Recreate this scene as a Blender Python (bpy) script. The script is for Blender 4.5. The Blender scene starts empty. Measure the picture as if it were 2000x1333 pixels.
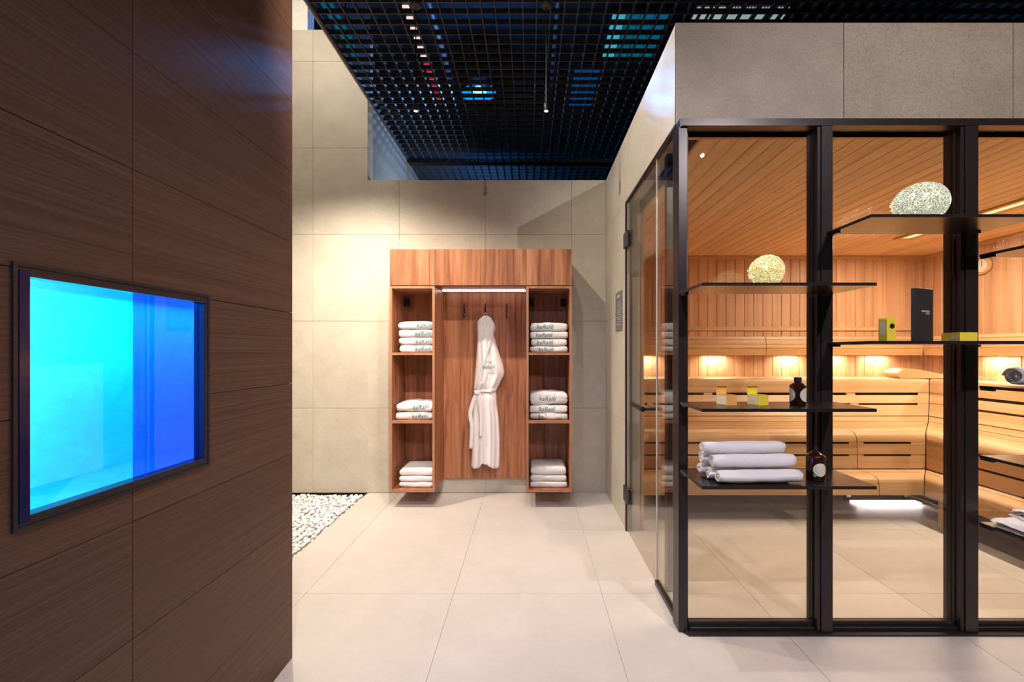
import bpy, bmesh, math, random
from mathutils import Vector, Matrix, noise
random.seed(7)
C = bpy.context.scene.collection
S = bpy.context.scene

# ------------------------------------------------------------------ camera, world, exposure, lights
EYE = 1.22
cam_d = bpy.data.cameras.new('camera'); cam = bpy.data.objects.new('camera', cam_d); C.objects.link(cam)
cam.location = (0, 0, EYE); cam.rotation_euler = (math.radians(90), 0, 0)
cam_d.sensor_width = 36; cam_d.lens = 815 / 2000 * 36
cam_d.shift_x = -0.017; cam_d.shift_y = 0.01075
cam_d.clip_start = 0.02; cam_d.clip_end = 60
S.camera = cam

w = bpy.data.worlds.new('world'); S.world = w; w.use_nodes = True
w.node_tree.nodes['Background'].inputs[0].default_value = (0.9, 0.93, 1.0, 1)
w.node_tree.nodes['Background'].inputs[1].default_value = 0.05
S.view_settings.view_transform = 'Standard'; S.view_settings.look = 'None'
S.view_settings.exposure = 0.0; S.view_settings.gamma = 1.0
S.view_settings.use_curve_mapping = False
S.cycles.use_denoising = True
S.cycles.max_bounces = 10; S.cycles.transparent_max_bounces = 24
S.cycles.sample_clamp_indirect = 6.0


def spot(name, loc, tgt, power, color=(1, 1, 1), angle=60, blend=0.6, radius=0.04):
    d = bpy.data.lights.new(name, 'SPOT'); d.energy = power; d.color = color
    d.spot_size = math.radians(angle); d.spot_blend = blend; d.shadow_soft_size = radius
    o = bpy.data.objects.new(name, d); C.objects.link(o); o.location = loc
    o.rotation_euler = (Vector(tgt) - Vector(loc)).to_track_quat('-Z', 'Y').to_euler()
    return o


def area(name, loc, tgt, sx, sy, power, color=(1, 1, 1), spread=180):
    d = bpy.data.lights.new(name, 'AREA'); d.shape = 'RECTANGLE'; d.size = sx; d.size_y = sy
    d.energy = power; d.color = color; d.spread = math.radians(spread)
    o = bpy.data.objects.new(name, d); C.objects.link(o); o.location = loc
    o.rotation_euler = (Vector(tgt) - Vector(loc)).to_track_quat('-Z', 'Y').to_euler()
    return o


WARM = (1.0, 0.86, 0.70); NEUT = (1.0, 0.93, 0.86)
# the row of pendant spotlights (the third hangs over the pebbles behind the dark wall)
spot('pendant_light_a', (-0.722, 2.655, 2.745), (-0.85, 3.05, 0.7), 72, WARM, 125, 1.0, 0.015)
spot('pendant_light_b', (0.107, 2.655, 2.745), (-0.2, 2.95, 0.7), 26, WARM, 120, 1.0, 0.015)
spot('pendant_light_c', (-1.55, 2.655, 2.745), (-1.35, 3.4, -0.6), 215, WARM, 140, 1.0, 0.02)
# wall washer in the open slot left of the grid, over the pebbles
area('wall_washer', (-2.0, 2.5, 4.3), (-1.5, 3.616, 2.6), 0.8, 0.12, 22, WARM)
# unseen spots added at ceiling height outside the view to light the room
spot('unseen_spot_b', (0.05, 1.5, 3.38), (-0.05, 1.9, 0.0), 85, NEUT, 88, 1.0, 0.03)
spot('unseen_spot_c', (0.1, -0.5, 3.38), (0.5, 1.3, 0.0), 190, (0.80, 0.75, 1.0), 95, 1.0, 0.012)
spot('unseen_spot_d', (1.9, -0.9, 3.38), (2.0, 1.8, 1.0), 270, (1.0, 0.90, 0.90), 110, 1.0, 0.012)
spot('fill_spot_f', (-0.25, 1.0, 3.38), (-1.5, 3.6, 0.7), 340, WARM, 46, 1.0, 0.03)  # added fill that brightens the left wall
spot('unseen_spot_e', (-0.85, 1.95, 3.38), (0.66, 2.5, 2.2), 160, WARM, 85, 1.0, 0.03)
# unseen fill lamp added behind the low back wall, lighting the grey side wall
spot('notch_fill', (-0.5, 4.4, 2.35), (-1.4, 4.5, 2.9), 45, (0.85, 0.93, 1.0), 120, 1.0, 0.05)
# sauna lights
area('sauna_ceiling_light', (3.21, 2.88, 2.185), (3.21, 2.88, 0), 0.09, 1.4, 72, (1, 0.88, 0.72))
for px in (1.18, 1.88, 2.63, 3.08, 3.52):
    area('backrest_lamp', (px, 4.185, 1.175), (px, 4.215, 0.9), 0.2, 0.02, 3.4, (1, 0.86, 0.66))
for py in (3.55, 2.95, 2.4):
    area('backrest_lamp', (3.955, py, 1.175), (3.98, py, 0.9), 0.2, 0.02, 3.4, (1, 0.86, 0.66))
area('under_bench_lamp', (2.87, 3.33, 0.03), (2.87, 3.28, 0.0), 0.52, 0.01, 0.5, (1, 0.92, 0.95))
# blue stage light above the open grid ceiling
spot('stage_beam_a', (-0.573, 4.62, 4.09), (0.6625, 2.05, 2.58), 850, (0.12, 0.45, 1.0), 7, 0.4, 0.07)
spot('stage_beam_b', (-0.573, 4.62, 4.09), (-0.946, 1.68, 2.34), 700, (0.05, 0.35, 1.0), 3.2, 0.5, 0.05)
pl = bpy.data.lights.new('stage_glow', 'POINT'); pl.energy = 45; pl.color = (0.02, 0.28, 1.0); pl.shadow_soft_size = 0.06
plo = bpy.data.objects.new('stage_glow', pl); C.objects.link(plo); plo.location = (-0.573, 4.60, 4.05)
# blue chromotherapy box behind the dark wall
area('blue_box_lamp', (-1.07, 0.72, 1.15), (-1.10, 1.5, 1.15), 0.10, 0.40, 3.2, (0.0, 0.55, 1.0))
area('blue_box_lamp', (-1.07, 1.25, 1.375), (-1.07, 1.25, 0.9), 0.18, 0.7, 3.4, (0.0, 0.5, 1.0))


# ------------------------------------------------------------------ materials
def mat(name):
    m = bpy.data.materials.new(name); m.use_nodes = True
    nt = m.node_tree; b = nt.nodes['Principled BSDF']
    return m, nt, b


def N(nt, t, **kw):
    n = nt.nodes.new(t)
    for k, v in kw.items():
        setattr(n, k, v)
    return n


def plain(name, col, rough=0.5, metal=0.0, spec=None, emit=None, estr=0.0, nscale=None, namp=0.06, bump=0.0):
    m, nt, b = mat(name)
    b.inputs['Roughness'].default_value = rough; b.inputs['Metallic'].default_value = metal
    if spec is not None: b.inputs['Specular IOR Level'].default_value = spec
    if emit:
        b.inputs['Emission Color'].default_value = (*emit, 1); b.inputs['Emission Strength'].default_value = estr
    tc = N(nt, 'ShaderNodeTexCoord'); nz = N(nt, 'ShaderNodeTexNoise'); nz.inputs['Scale'].default_value = nscale or 30
    nz.inputs['Detail'].default_value = 4
    nt.links.new(tc.outputs['Object'], nz.inputs['Vector'])
    cr = N(nt, 'ShaderNodeValToRGB'); e = cr.color_ramp.elements
    e[0].position = 0.3; e[1].position = 0.7
    e[0].color = (*[c * (1 - namp) for c in col], 1); e[1].color = (*[min(1, c * (1 + namp)) for c in col], 1)
    nt.links.new(nz.outputs['Fac'], cr.inputs[0]); nt.links.new(cr.outputs[0], b.inputs['Base Color'])
    if bump:
        bp = N(nt, 'ShaderNodeBump'); bp.inputs['Strength'].default_value = bump; bp.inputs['Distance'].default_value = 0.002
        nt.links.new(nz.outputs['Fac'], bp.inputs['Height']); nt.links.new(bp.outputs[0], b.inputs['Normal'])
    return m


def stone(name, c1, c2, rough=0.55, fine=220, speck=0.25):
    """porcelain tile with cloudy tone and fine speckle"""
    m, nt, b = mat(name); b.inputs['Roughness'].default_value = rough
    tc = N(nt, 'ShaderNodeTexCoord'); oi = N(nt, 'ShaderNodeObjectInfo')
    add = N(nt, 'ShaderNodeVectorMath', operation='ADD')
    sc = N(nt, 'ShaderNodeMath', operation='MULTIPLY'); sc.inputs[1].default_value = 37.0
    nt.links.new(oi.outputs['Random'], sc.inputs[0]); nt.links.new(tc.outputs['Object'], add.inputs[0]); nt.links.new(sc.outputs[0], add.inputs[1])
    n1 = N(nt, 'ShaderNodeTexNoise'); n1.inputs['Scale'].default_value = 5; n1.inputs['Detail'].default_value = 7; n1.inputs['Roughness'].default_value = 0.65
    n2 = N(nt, 'ShaderNodeTexNoise'); n2.inputs['Scale'].default_value = fine; n2.inputs['Detail'].default_value = 2
    nt.links.new(add.outputs[0], n1.inputs['Vector']); nt.links.new(add.outputs[0], n2.inputs['Vector'])
    cr = N(nt, 'ShaderNodeValToRGB'); e = cr.color_ramp.elements
    e[0].position = 0.3; e[0].color = (*c1, 1); e[1].position = 0.7; e[1].color = (*c2, 1)
    nt.links.new(n1.outputs['Fac'], cr.inputs[0])
    r2 = N(nt, 'ShaderNodeValToRGB'); e = r2.color_ramp.elements
    e[0].position = 0.35; e[0].color = (1 - speck, 1 - speck, 1 - speck, 1); e[1].position = 0.6; e[1].color = (1, 1, 1, 1)
    nt.links.new(n2.outputs['Fac'], r2.inputs[0])
    mx = N(nt, 'ShaderNodeMix', data_type='RGBA', blend_type='MULTIPLY'); mx.inputs[0].default_value = 1
    nt.links.new(cr.outputs[0], mx.inputs[6]); nt.links.new(r2.outputs[0], mx.inputs[7]); nt.links.new(mx.outputs[2], b.inputs['Base Color'])
    return m


def wood(name, cols, scale=(3, 3, 3), rough=0.45, fine=1.0, rnd=0.15, wave=0.0, spec=0.5, bump=0.05):
    """cols = dark, mid, light; scale = mapping scale per axis (small along the grain)"""
    m, nt, b = mat(name); b.inputs['Roughness'].default_value = rough; b.inputs['Specular IOR Level'].default_value = spec
    tc = N(nt, 'ShaderNodeTexCoord'); oi = N(nt, 'ShaderNodeObjectInfo'); mp = N(nt, 'ShaderNodeMapping')
    mp.inputs['Scale'].default_value = scale
    sc = N(nt, 'ShaderNodeMath', operation='MULTIPLY'); sc.inputs[1].default_value = 53.0
    nt.links.new(oi.outputs['Random'], sc.inputs[0])
    nt.links.new(tc.outputs['Object'], mp.inputs['Vector'])
    add = N(nt, 'ShaderNodeVectorMath', operation='ADD')
    nt.links.new(mp.outputs[0], add.inputs[0]); nt.links.new(sc.outputs[0], add.inputs[1])
    n1 = N(nt, 'ShaderNodeTexNoise'); n1.inputs['Scale'].default_value = 1.0; n1.inputs['Detail'].default_value = 9
    n1.inputs['Roughness'].default_value = 0.62; n1.inputs['Distortion'].default_value = wave
    nt.links.new(add.outputs[0], n1.inputs['Vector'])
    cr = N(nt, 'ShaderNodeValToRGB'); e = cr.color_ramp.elements
    e[0].position = 0.3; e[0].color = (*cols[0], 1); e[1].position = 0.72; e[1].color = (*cols[2], 1)
    mid = e.new(0.5); mid.color = (*cols[1], 1)
    nt.links.new(n1.outputs['Fac'], cr.inputs[0])
    # each board slightly darker or lighter than the next
    mr = N(nt, 'ShaderNodeMapRange'); mr.inputs[3].default_value = 1 - rnd; mr.inputs[4].default_value = 1 + rnd
    nt.links.new(oi.outputs['Random'], mr.inputs[0])
    mu = N(nt, 'ShaderNodeVectorMath', operation='SCALE')
    nt.links.new(cr.outputs[0], mu.inputs[0]); nt.links.new(mr.outputs[0], mu.inputs['Scale'])
    nt.links.new(mu.outputs[0], b.inputs['Base Color'])
    bp = N(nt, 'ShaderNodeBump'); bp.inputs['Strength'].default_value = bump; bp.inputs['Distance'].default_value = 0.002
    nt.links.new(n1.outputs['Fac'], bp.inputs['Height']); nt.links.new(bp.outputs[0], b.inputs['Normal'])
    return m


def glass(name, tint=(0.95, 0.93, 0.88), f0=0.06, rough=0.0):
    m = bpy.data.materials.new(name); m.use_nodes = True; nt = m.node_tree; nt.nodes.remove(nt.nodes['Principled BSDF'])
    out = nt.nodes['Material Output']
    tr = N(nt, 'ShaderNodeBsdfTransparent'); tr.inputs[0].default_value = (*tint, 1)
    gl = N(nt, 'ShaderNodeBsdfGlossy'); gl.inputs['Roughness'].default_value = rough
    lw = N(nt, 'ShaderNodeLayerWeight'); lw.inputs[0].default_value = 0.5
    pw = N(nt, 'ShaderNodeMath', operation='POWER'); pw.inputs[1].default_value = 5
    fr = N(nt, 'ShaderNodeMath', operation='MULTIPLY_ADD'); fr.inputs[1].default_value = 1 - f0; fr.inputs[2].default_value = f0
    nt.links.new(lw.outputs['Facing'], pw.inputs[0]); nt.links.new(pw.outputs[0], fr.inputs[0])
    mx = N(nt, 'ShaderNodeMixShader')
    nt.links.new(fr.outputs[0], mx.inputs[0]); nt.links.new(tr.outputs[0], mx.inputs[1]); nt.links.new(gl.outputs[0], mx.inputs[2])
    nt.links.new(mx.outputs[0], out.inputs[0])
    return m


def emit(name, col, strength):
    m = bpy.data.materials.new(name); m.use_nodes = True; nt = m.node_tree; nt.nodes.remove(nt.nodes['Principled BSDF'])
    e = N(nt, 'ShaderNodeEmission'); e.inputs[0].default_value = (*col, 1); e.inputs[1].default_value = strength
    nt.links.new(e.outputs[0], nt.nodes['Material Output'].inputs[0])
    return m


M = {}
M['tile_wall'] = stone('wall_tile', (0.53, 0.48, 0.395), (0.635, 0.58, 0.48), 0.5, 180, 0.14)
M['tile_front'] = stone('shaded_fascia_tile', (0.38, 0.31, 0.24), (0.49, 0.41, 0.325), 0.55, 170, 0.28)  # darker than the wall tile: shade on the fascia put into the colour
M['tile_floor'] = stone('floor_tile', (0.57, 0.52, 0.475), (0.63, 0.575, 0.525), 0.38, 240, 0.06)
M['grout'] = plain('grout', (0.56, 0.50, 0.40), 0.8)
M['grout_light'] = plain('light_grout', (0.62, 0.57, 0.51), 0.8)
M['white_paint'] = plain('white_paint', (0.85, 0.83, 0.80), 0.7)
M['grey_paint'] = plain('grey_paint', (0.30, 0.32, 0.33), 0.6)
M['black_paint'] = plain('black_paint', (0.012, 0.012, 0.014), 0.8)
M['black_metal'] = plain('black_metal', (0.016, 0.013, 0.013), 0.38, 0.0, 0.4)
M['grid_metal'] = plain('grid_metal', (0.055, 0.055, 0.058), 0.55, 0.0, 0.35)
M['frame_metal'] = plain('bronze_black_metal', (0.030, 0.022, 0.022), 0.32, 0.3, 0.5)
M['shelf_metal'] = plain('shelf_metal', (0.022, 0.017, 0.018), 0.25, 0.2, 0.5)
M['dark_wood'] = wood('dark_striped_oak', ((0.078, 0.038, 0.023), (0.118, 0.062, 0.040), (0.168, 0.097, 0.067)), (4, 1.1, 300), 0.5, rnd=0.05, spec=0.25)
M['walnut'] = wood('walnut_veneer', ((0.15, 0.048, 0.020), (0.35, 0.135, 0.062), (0.52, 0.235, 0.120)), (26, 26, 1.3), 0.42, rnd=0.10, wave=0.6)
M['walnut_edge'] = wood('walnut_edging', ((0.32, 0.14, 0.07), (0.42, 0.20, 0.11), (0.50, 0.26, 0.15)), (20, 20, 2), 0.45, rnd=0.04)
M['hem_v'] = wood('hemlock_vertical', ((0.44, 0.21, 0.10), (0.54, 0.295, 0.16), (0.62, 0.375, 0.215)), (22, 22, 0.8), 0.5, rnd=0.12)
M['hem_y'] = wood('lit_hemlock_ceiling', ((0.58, 0.37, 0.20), (0.70, 0.49, 0.29), (0.78, 0.58, 0.37)), (24, 0.9, 24), 0.5, rnd=0.10)  # lighter than the wall boards, in place of missing bounce light
M['hem_x'] = wood('aspen_bench', ((0.46, 0.25, 0.105), (0.55, 0.33, 0.155), (0.62, 0.41, 0.215)), (0.8, 26, 26), 0.45, rnd=0.06)
M['hem_yb'] = wood('aspen_bench_side', ((0.46, 0.25, 0.105), (0.55, 0.33, 0.155), (0.62, 0.41, 0.215)), (26, 0.8, 26), 0.45, rnd=0.06)
M['slot_dark'] = plain('dark_gap_backing', (0.05, 0.02, 0.01), 0.8)
M['glass'] = glass('clear_glass', (0.94, 0.92, 0.875))
M['glass_edge'] = plain('polished_glass_edge', (0.72, 0.70, 0.62), 0.2)
M['blue_glass'] = glass('blue_tinted_glass', (0.04, 0.52, 1.0))
M['towel'] = plain('white_towelling', (0.84, 0.80, 0.78), 0.95, nscale=400, namp=0.05, bump=0.5)
M['robe'] = plain('white_waffle_cotton', (0.83, 0.78, 0.76), 0.95, nscale=300, namp=0.06, bump=0.5)
M['teal_thread'] = plain('teal_thread', (0.06, 0.20, 0.24), 0.7)
M['seam_thread'] = plain('seam_thread', (0.55, 0.50, 0.48), 0.9)
M['led_white'] = emit('white_led', (1.0, 0.86, 0.84), 9.0)
M['led_warm'] = emit('warm_ceiling_light', (1.0, 0.80, 0.42), 1.5)
M['led_amber'] = emit('amber_led', (1.0, 0.72, 0.42), 8)
M['led_floor'] = emit('floor_led', (1.0, 0.90, 0.95), 6)
M['lens'] = emit('spot_lens', (1.0, 0.97, 0.92), 30)
M['star'] = emit('blue_stage_lens', (0.03, 0.45, 1.0), 25)
M['star_ring'] = emit('blue_halo_ring', (0.0, 0.16, 0.95), 2.6)  # glowing ring that paints the blue halo round the lamp
M['star_core'] = emit('white_stage_lens', (0.7, 0.92, 1.0), 400)
M['teal_screen'] = emit('teal_screen', (0.0, 0.16, 0.26), 0.6)
M['blue_screen'] = emit('blue_screen', (0.0, 0.05, 0.22), 0.9)
M['cyan_screen'] = emit('cyan_screen', (0.06, 0.45, 0.58), 0.8)
M['pink_led'] = emit('pink_led', (1.0, 0.62, 0.66), 1.2)
M['red_led'] = emit('red_led', (0.75, 0.06, 0.10), 0.8)
M['pale_led'] = emit('pale_led', (0.50, 0.62, 0.66), 0.6)
M['niche_floor'] = plain('shaded_blue_ledge', (0.10, 0.36, 0.62), 0.5)  # darker than the panels: weaker light on the ledge put into the colour
M['jamb_reflection'] = plain('painted_blue_reflection', (0.0, 0.006, 0.075), 0.12, spec=0.6)  # deep blue colour stands in for blue light reflected by the black jamb
M['niche'] = plain('white_cyan_panel', (0.80, 0.95, 1.0), 0.5)
M['pebble'] = plain('white_marble_pebble', (0.86, 0.82, 0.81), 0.55, nscale=20, namp=0.05)
M['amber'] = plain('dark_amber_glass', (0.030, 0.006, 0.004), 0.06, spec=0.8)
M['cream_label'] = plain('cream_paper', (0.74, 0.70, 0.55), 0.6)
M['cap'] = plain('black_plastic', (0.02, 0.02, 0.028), 0.25)
M['yellow_card'] = plain('yellow_card', (0.93, 0.74, 0.05), 0.45)
M['orange_card'] = plain('orange_card', (0.92, 0.48, 0.12), 0.45)
M['cream_card'] = plain('cream_card', (0.93, 0.85, 0.50), 0.45)
M['black_card'] = plain('black_card', (0.028, 0.024, 0.026), 0.4)
M['white_ink'] = plain('white_ink', (0.62, 0.60, 0.58), 0.6)
M['green_ink'] = plain('green_ink', (0.05, 0.45, 0.22), 0.6)
M['steel'] = plain('brushed_steel', (0.35, 0.32, 0.32), 0.35, 1.0)
M['hinge'] = plain('dark_hinge_metal', (0.10, 0.09, 0.09), 0.35, 0.8)
M['slate'] = plain('slate_grey_sign', (0.17, 0.17, 0.165), 0.5)
M['bulb'] = emit('tiny_led', (1.0, 0.95, 0.62), 40)


def glitter(name, c1, c2, es):
    m, nt, b = mat(name)
    tc = N(nt, 'ShaderNodeTexCoord'); v = N(nt, 'ShaderNodeTexNoise'); v.inputs['Scale'].default_value = 260; v.inputs['Detail'].default_value = 2
    nt.links.new(tc.outputs['Object'], v.inputs['Vector'])
    cr = N(nt, 'ShaderNodeValToRGB'); e = cr.color_ramp.elements
    e[0].position = 0.44; e[0].color = (*c1, 1); e[1].position = 0.56; e[1].color = (*c2, 1)
    nt.links.new(v.outputs['Fac'], cr.inputs[0]); nt.links.new(cr.outputs[0], b.inputs['Base Color'])
    b.inputs['Metallic'].default_value = 0.35; b.inputs['Roughness'].default_value = 0.12
    nt.links.new(cr.outputs[0], b.inputs['Emission Color']); b.inputs['Emission Strength'].default_value = es
    # crackled silvering: partly see-through between the flecks
    tr = N(nt, 'ShaderNodeBsdfTransparent'); mx = N(nt, 'ShaderNodeMixShader'); r = N(nt, 'ShaderNodeValToRGB')
    r.color_ramp.elements[0].position = 0.40; r.color_ramp.elements[0].color = (0.55, 0.55, 0.55, 1)
    r.color_ramp.elements[1].position = 0.52; r.color_ramp.elements[1].color = (1, 1, 1, 1)
    nt.links.new(v.outputs['Fac'], r.inputs[0]); nt.links.new(r.outputs[0], mx.inputs[0])
    nt.links.new(tr.outputs[0], mx.inputs[1]); nt.links.new(b.outputs[0], mx.inputs[2])
    nt.links.new(mx.outputs[0], nt.nodes['Material Output'].inputs[0])
    return m


M['glitter_a'] = glitter('gold_crackle_glass', (0.24, 0.18, 0.04), (1.0, 0.90, 0.45), 0.7)
M['glitter_b'] = glitter('silver_crackle_glass', (0.10, 0.11, 0.06), (0.92, 0.96, 0.76), 0.55)


# ------------------------------------------------------------------ mesh helpers
def BM(): return bmesh.new()


def bx(bm, x0, x1, y0, y1, z0, z1, bev=0.0, seg=1):
    r = bmesh.ops.create_cube(bm, size=1.0)
    vs = r['verts']
    for v in vs:
        v.co = Vector(((x0 + x1) / 2 + v.co.x * (x1 - x0), (y0 + y1) / 2 + v.co.y * (y1 - y0), (z0 + z1) / 2 + v.co.z * (z1 - z0)))
    if bev:
        es = list({e for v in vs for e in v.link_edges})
        bmesh.ops.bevel(bm, geom=es, offset=bev, segments=seg, affect='EDGES', profile=0.5)
    return bm


def obj(name, bm, m, parent=None, smooth=False):
    me = bpy.data.meshes.new(name)
    if isinstance(bm, bmesh.types.BMesh):
        bmesh.ops.recalc_face_normals(bm, faces=bm.faces[:]); bm.to_mesh(me); bm.free()
    else:
        me.from_pydata(bm[0], [], bm[1]); me.update()
    for k in (m if isinstance(m, (list, tuple)) else [m]): me.materials.append(M[k])
    if smooth:
        for p in me.polygons: p.use_smooth = True
    o = bpy.data.objects.new(name, me); C.objects.link(o)
    if parent: o.parent = parent
    return o


def box(name, c, m, parent=None, bev=0.0, seg=1):
    return obj(name, bx(BM(), *c, bev, seg), m, parent)


def tag(o, label=None, cat=None, group=None, kind=None):
    if label: o['label'] = label
    if cat: o['category'] = cat
    if group: o['group'] = group
    if kind: o['kind'] = kind
    return o


def thing(name, label, cat, loc=(0, 0, 0), rz=0, group=None):
    o = bpy.data.objects.new(name, None); C.objects.link(o); o.location = loc; o.rotation_euler = (0, 0, rz)
    return tag(o, label, cat, group)


def struct(name, label, loc=(0, 0, 0)):
    o = bpy.data.objects.new(name, None); C.objects.link(o); o.location = loc
    return tag(o, label, name.split('_')[0] if name.split('_')[0] != 'trim' else 'trim', None, 'structure')


def inst(src, parent, loc, rot=None, scale=None):
    o = src.copy(); C.objects.link(o); o.parent = parent; o.location = loc
    if rot: o.rotation_euler = rot
    if scale: o.scale = scale
    return o


def lathe(bm, prof, seg=32, cx=0, cy=0):
    rings = []
    for r, z in prof:
        if r < 1e-6: rings.append([bm.verts.new((cx, cy, z))])
        else: rings.append([bm.verts.new((cx + r * math.cos(2 * math.pi * i / seg), cy + r * math.sin(2 * math.pi * i / seg), z)) for i in range(seg)])
    for a, b in zip(rings, rings[1:]):
        for i in range(seg):
            j = (i + 1) % seg
            if len(a) == 1 and len(b) == 1: continue
            if len(a) == 1: bm.faces.new((a[0], b[i], b[j]))
            elif len(b) == 1: bm.faces.new((a[i], a[j], b[0]))
            else: bm.faces.new((a[i], a[j], b[j], b[i]))
    return bm


def tube(bm, pts, r, seg=8):
    pts = [Vector(p) for p in pts]; rings = []
    for i, p in enumerate(pts):
        d = (pts[min(i + 1, len(pts) - 1)] - pts[max(i - 1, 0)]).normalized()
        a = d.orthogonal().normalized() if i == 0 else (rings_a - d * rings_a.dot(d)).normalized()
        rings_a = a; b = d.cross(a)
        rr = r[i] if isinstance(r, (list, tuple)) else r
        rings.append([bm.verts.new(p + (a * math.cos(t) + b * math.sin(t)) * rr) for t in [2 * math.pi * k / seg for k in range(seg)]])
    for a, b in zip(rings, rings[1:]):
        for k in range(seg): bm.faces.new((a[k], a[(k + 1) % seg], b[(k + 1) % seg], b[k]))
    bm.faces.new(rings[0][::-1]); bm.faces.new(rings[-1])
    return bm


LETTERS = {}
def lettering(name, text, size, mtl, parent, loc, rot, shear=0.0, ext=0.0004):
    cu = bpy.data.curves.new(name, 'FONT'); cu.body = text; cu.size = size; cu.extrude = ext; cu.shear = shear
    cu.align_x = 'CENTER'; cu.align_y = 'CENTER'; cu.materials.append(M[mtl]); cu.resolution_u = 3
    key = (text, round(size, 4), mtl)
    if key not in LETTERS:
        tmp = bpy.data.objects.new('tmp', cu); C.objects.link(tmp)
        bpy.context.view_layer.update()
        LETTERS[key] = bpy.data.meshes.new_from_object(tmp.evaluated_get(bpy.context.evaluated_depsgraph_get()))
        bpy.data.objects.remove(tmp)
    o = bpy.data.objects.new(name, LETTERS[key]); C.objects.link(o); o.parent = parent; o.location = loc; o.rotation_euler = rot
    return o


# ------------------------------------------------------------------ floor
floor = struct('floor', 'pale greige porcelain tile floor running under the glass front into the sauna')
box('screed', (-1.402, 4.7, -3.6, 6.6, -0.10, -0.0035), 'grout_light', floor)
box('screed', (-4.0, -1.4025, -3.6, 1.45, -0.10, -0.0125), 'grout_light', floor)
box('screed', (-4.0, -1.4025, 1.45, 6.6, -0.10, -0.055), 'grout', floor)
XS = [-1.40, -1.13, -0.3825, 0.365, 1.1125, 1.86, 2.6075, 3.355, 4.1025, 4.65]
YS = [3.611 - 0.752 * k for k in range(10)][::-1] + [4.363]
for i in range(len(XS) - 1):
    for j in range(len(YS) - 1):
        x0, x1, y0, y1 = XS[i], XS[i + 1], YS[j], YS[j + 1]
        g = 0.0009
        if j == len(YS) - 2 and x1 < 0.66: continue
        box('floor_tile', (x0 + g, x1 - g, y0 + g, y1 - g, -0.0034, 0.0), 'tile_floor', floor, 0.0006)
box('floor_tile', (-4.0, -1.402, -3.5, 1.45, -0.0115, 0.0), 'tile_floor', floor)

# pebble bed
pb = BM(); rr = random.Random(3)
ico = bmesh.new(); bmesh.ops.create_icosphere(ico, subdivisions=1, radius=1.0)
iv = [v.co.copy() for v in ico.verts]; ifc = [[v.index for v in f.verts] for f in ico.faces]; ico.free()
pv, pf = [], []
def pebble(x, y, z, s):
    R = Matrix.Rotation(rr.uniform(0, 6.28), 3, 'Z') @ Matrix.Rotation(rr.uniform(-0.6, 0.6), 3, 'X')
    sx, sy, sz = s * rr.uniform(0.8, 1.35), s * rr.uniform(0.7, 1.0), s * rr.uniform(0.5, 0.8)
    b0 = len(pv); o = rr.uniform(0, 50)
    for c in iv:
        k = 1 + 0.22 * noise.noise(c * 1.3 + Vector((o, 0, 0)))
        q = R @ Vector((c.x * sx * k, c.y * sy * k, c.z * sz * k)); pv.append((x + q.x, y + q.y, z + q.z))
    for f in ifc: pf.append([b0 + a for a in f])
for lay, (z, st) in enumerate(((-0.030, 0.034), (-0.008, 0.030))):
    y = 1.55
    while y < 3.585:
        x = -2.25
        while x < -1.425:
            pebble(x + rr.uniform(-0.009, 0.009), y + rr.uniform(-0.009, 0.009), z + rr.uniform(-0.006, 0.006), rr.uniform(0.013, 0.020))
            x += st
        y += st
pebs = obj('pebbles', (pv, pf), 'pebble', None, True)
tag(pebs, 'bed of small white marble pebbles in the floor beside the pale tiled wall', 'pebbles', None, 'stuff')

# ------------------------------------------------------------------ tiled walls
def tiled_wall_y(name, label, y, x0, x1, z0, z1, xe, ze, mk, thick=0.12, holes=None):
    """wall facing -Y with tiles split at xe / ze"""
    w_ = struct(name, label)
    box('wall_core', (x0, x1, y + 0.008, y + thick, z0, z1), 'grout', w_)
    xs = [x0] + [e for e in xe if x0 + 0.01 < e < x1 - 0.01] + [x1]; zs = [z0] + [e for e in ze if z0 + 0.01 < e < z1 - 0.01] + [z1]
    for a, b in zip(xs, xs[1:]):
        for c, d in zip(zs, zs[1:]):
            box('wall_tile', (a + 0.0012, b - 0.0012, y, y + 0.009, c + 0.0012, d - 0.0012), mk, w_, 0.0006)
    return w_


JX = [-3.3715, -2.624, -1.8765, -1.129, -0.3815, 0.366]; JZ = [0.735, 1.487, 2.24, 2.99, 3.74]
wb = struct('wall_back', 'pale beige tiled wall behind the bathrobe wardrobe')
box('wall_core', (-3.2, -1.402, 3.624, 3.74, 0, 4.015), 'grout', wb)
box('wall_core', (-1.402, 0.78, 3.624, 3.74, 0, 2.711), 'grout', wb)
for (x0, x1, z1) in ((-3.2, -1.402, 4.015), (-1.402, 0.6625, 2.711)):
    xs = [x0] + [e for e in JX if x0 + 0.02 < e < x1 - 0.02] + [x1]; zs = [0] + [e for e in JZ if e < z1 - 0.02] + [z1]
    for a, b in zip(xs, xs[1:]):
        for c, d in zip(zs, zs[1:]):
            ga = 0.0 if abs(a + 1.402) < 1e-3 else 0.001
            gb = 0.0 if abs(b + 1.402) < 1e-3 else 0.001
            box('wall_tile', (a + ga, b - gb, 3.616, 3.625, c + 0.001, d - 0.001), 'tile_wall', wb, 0.0005)

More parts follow.
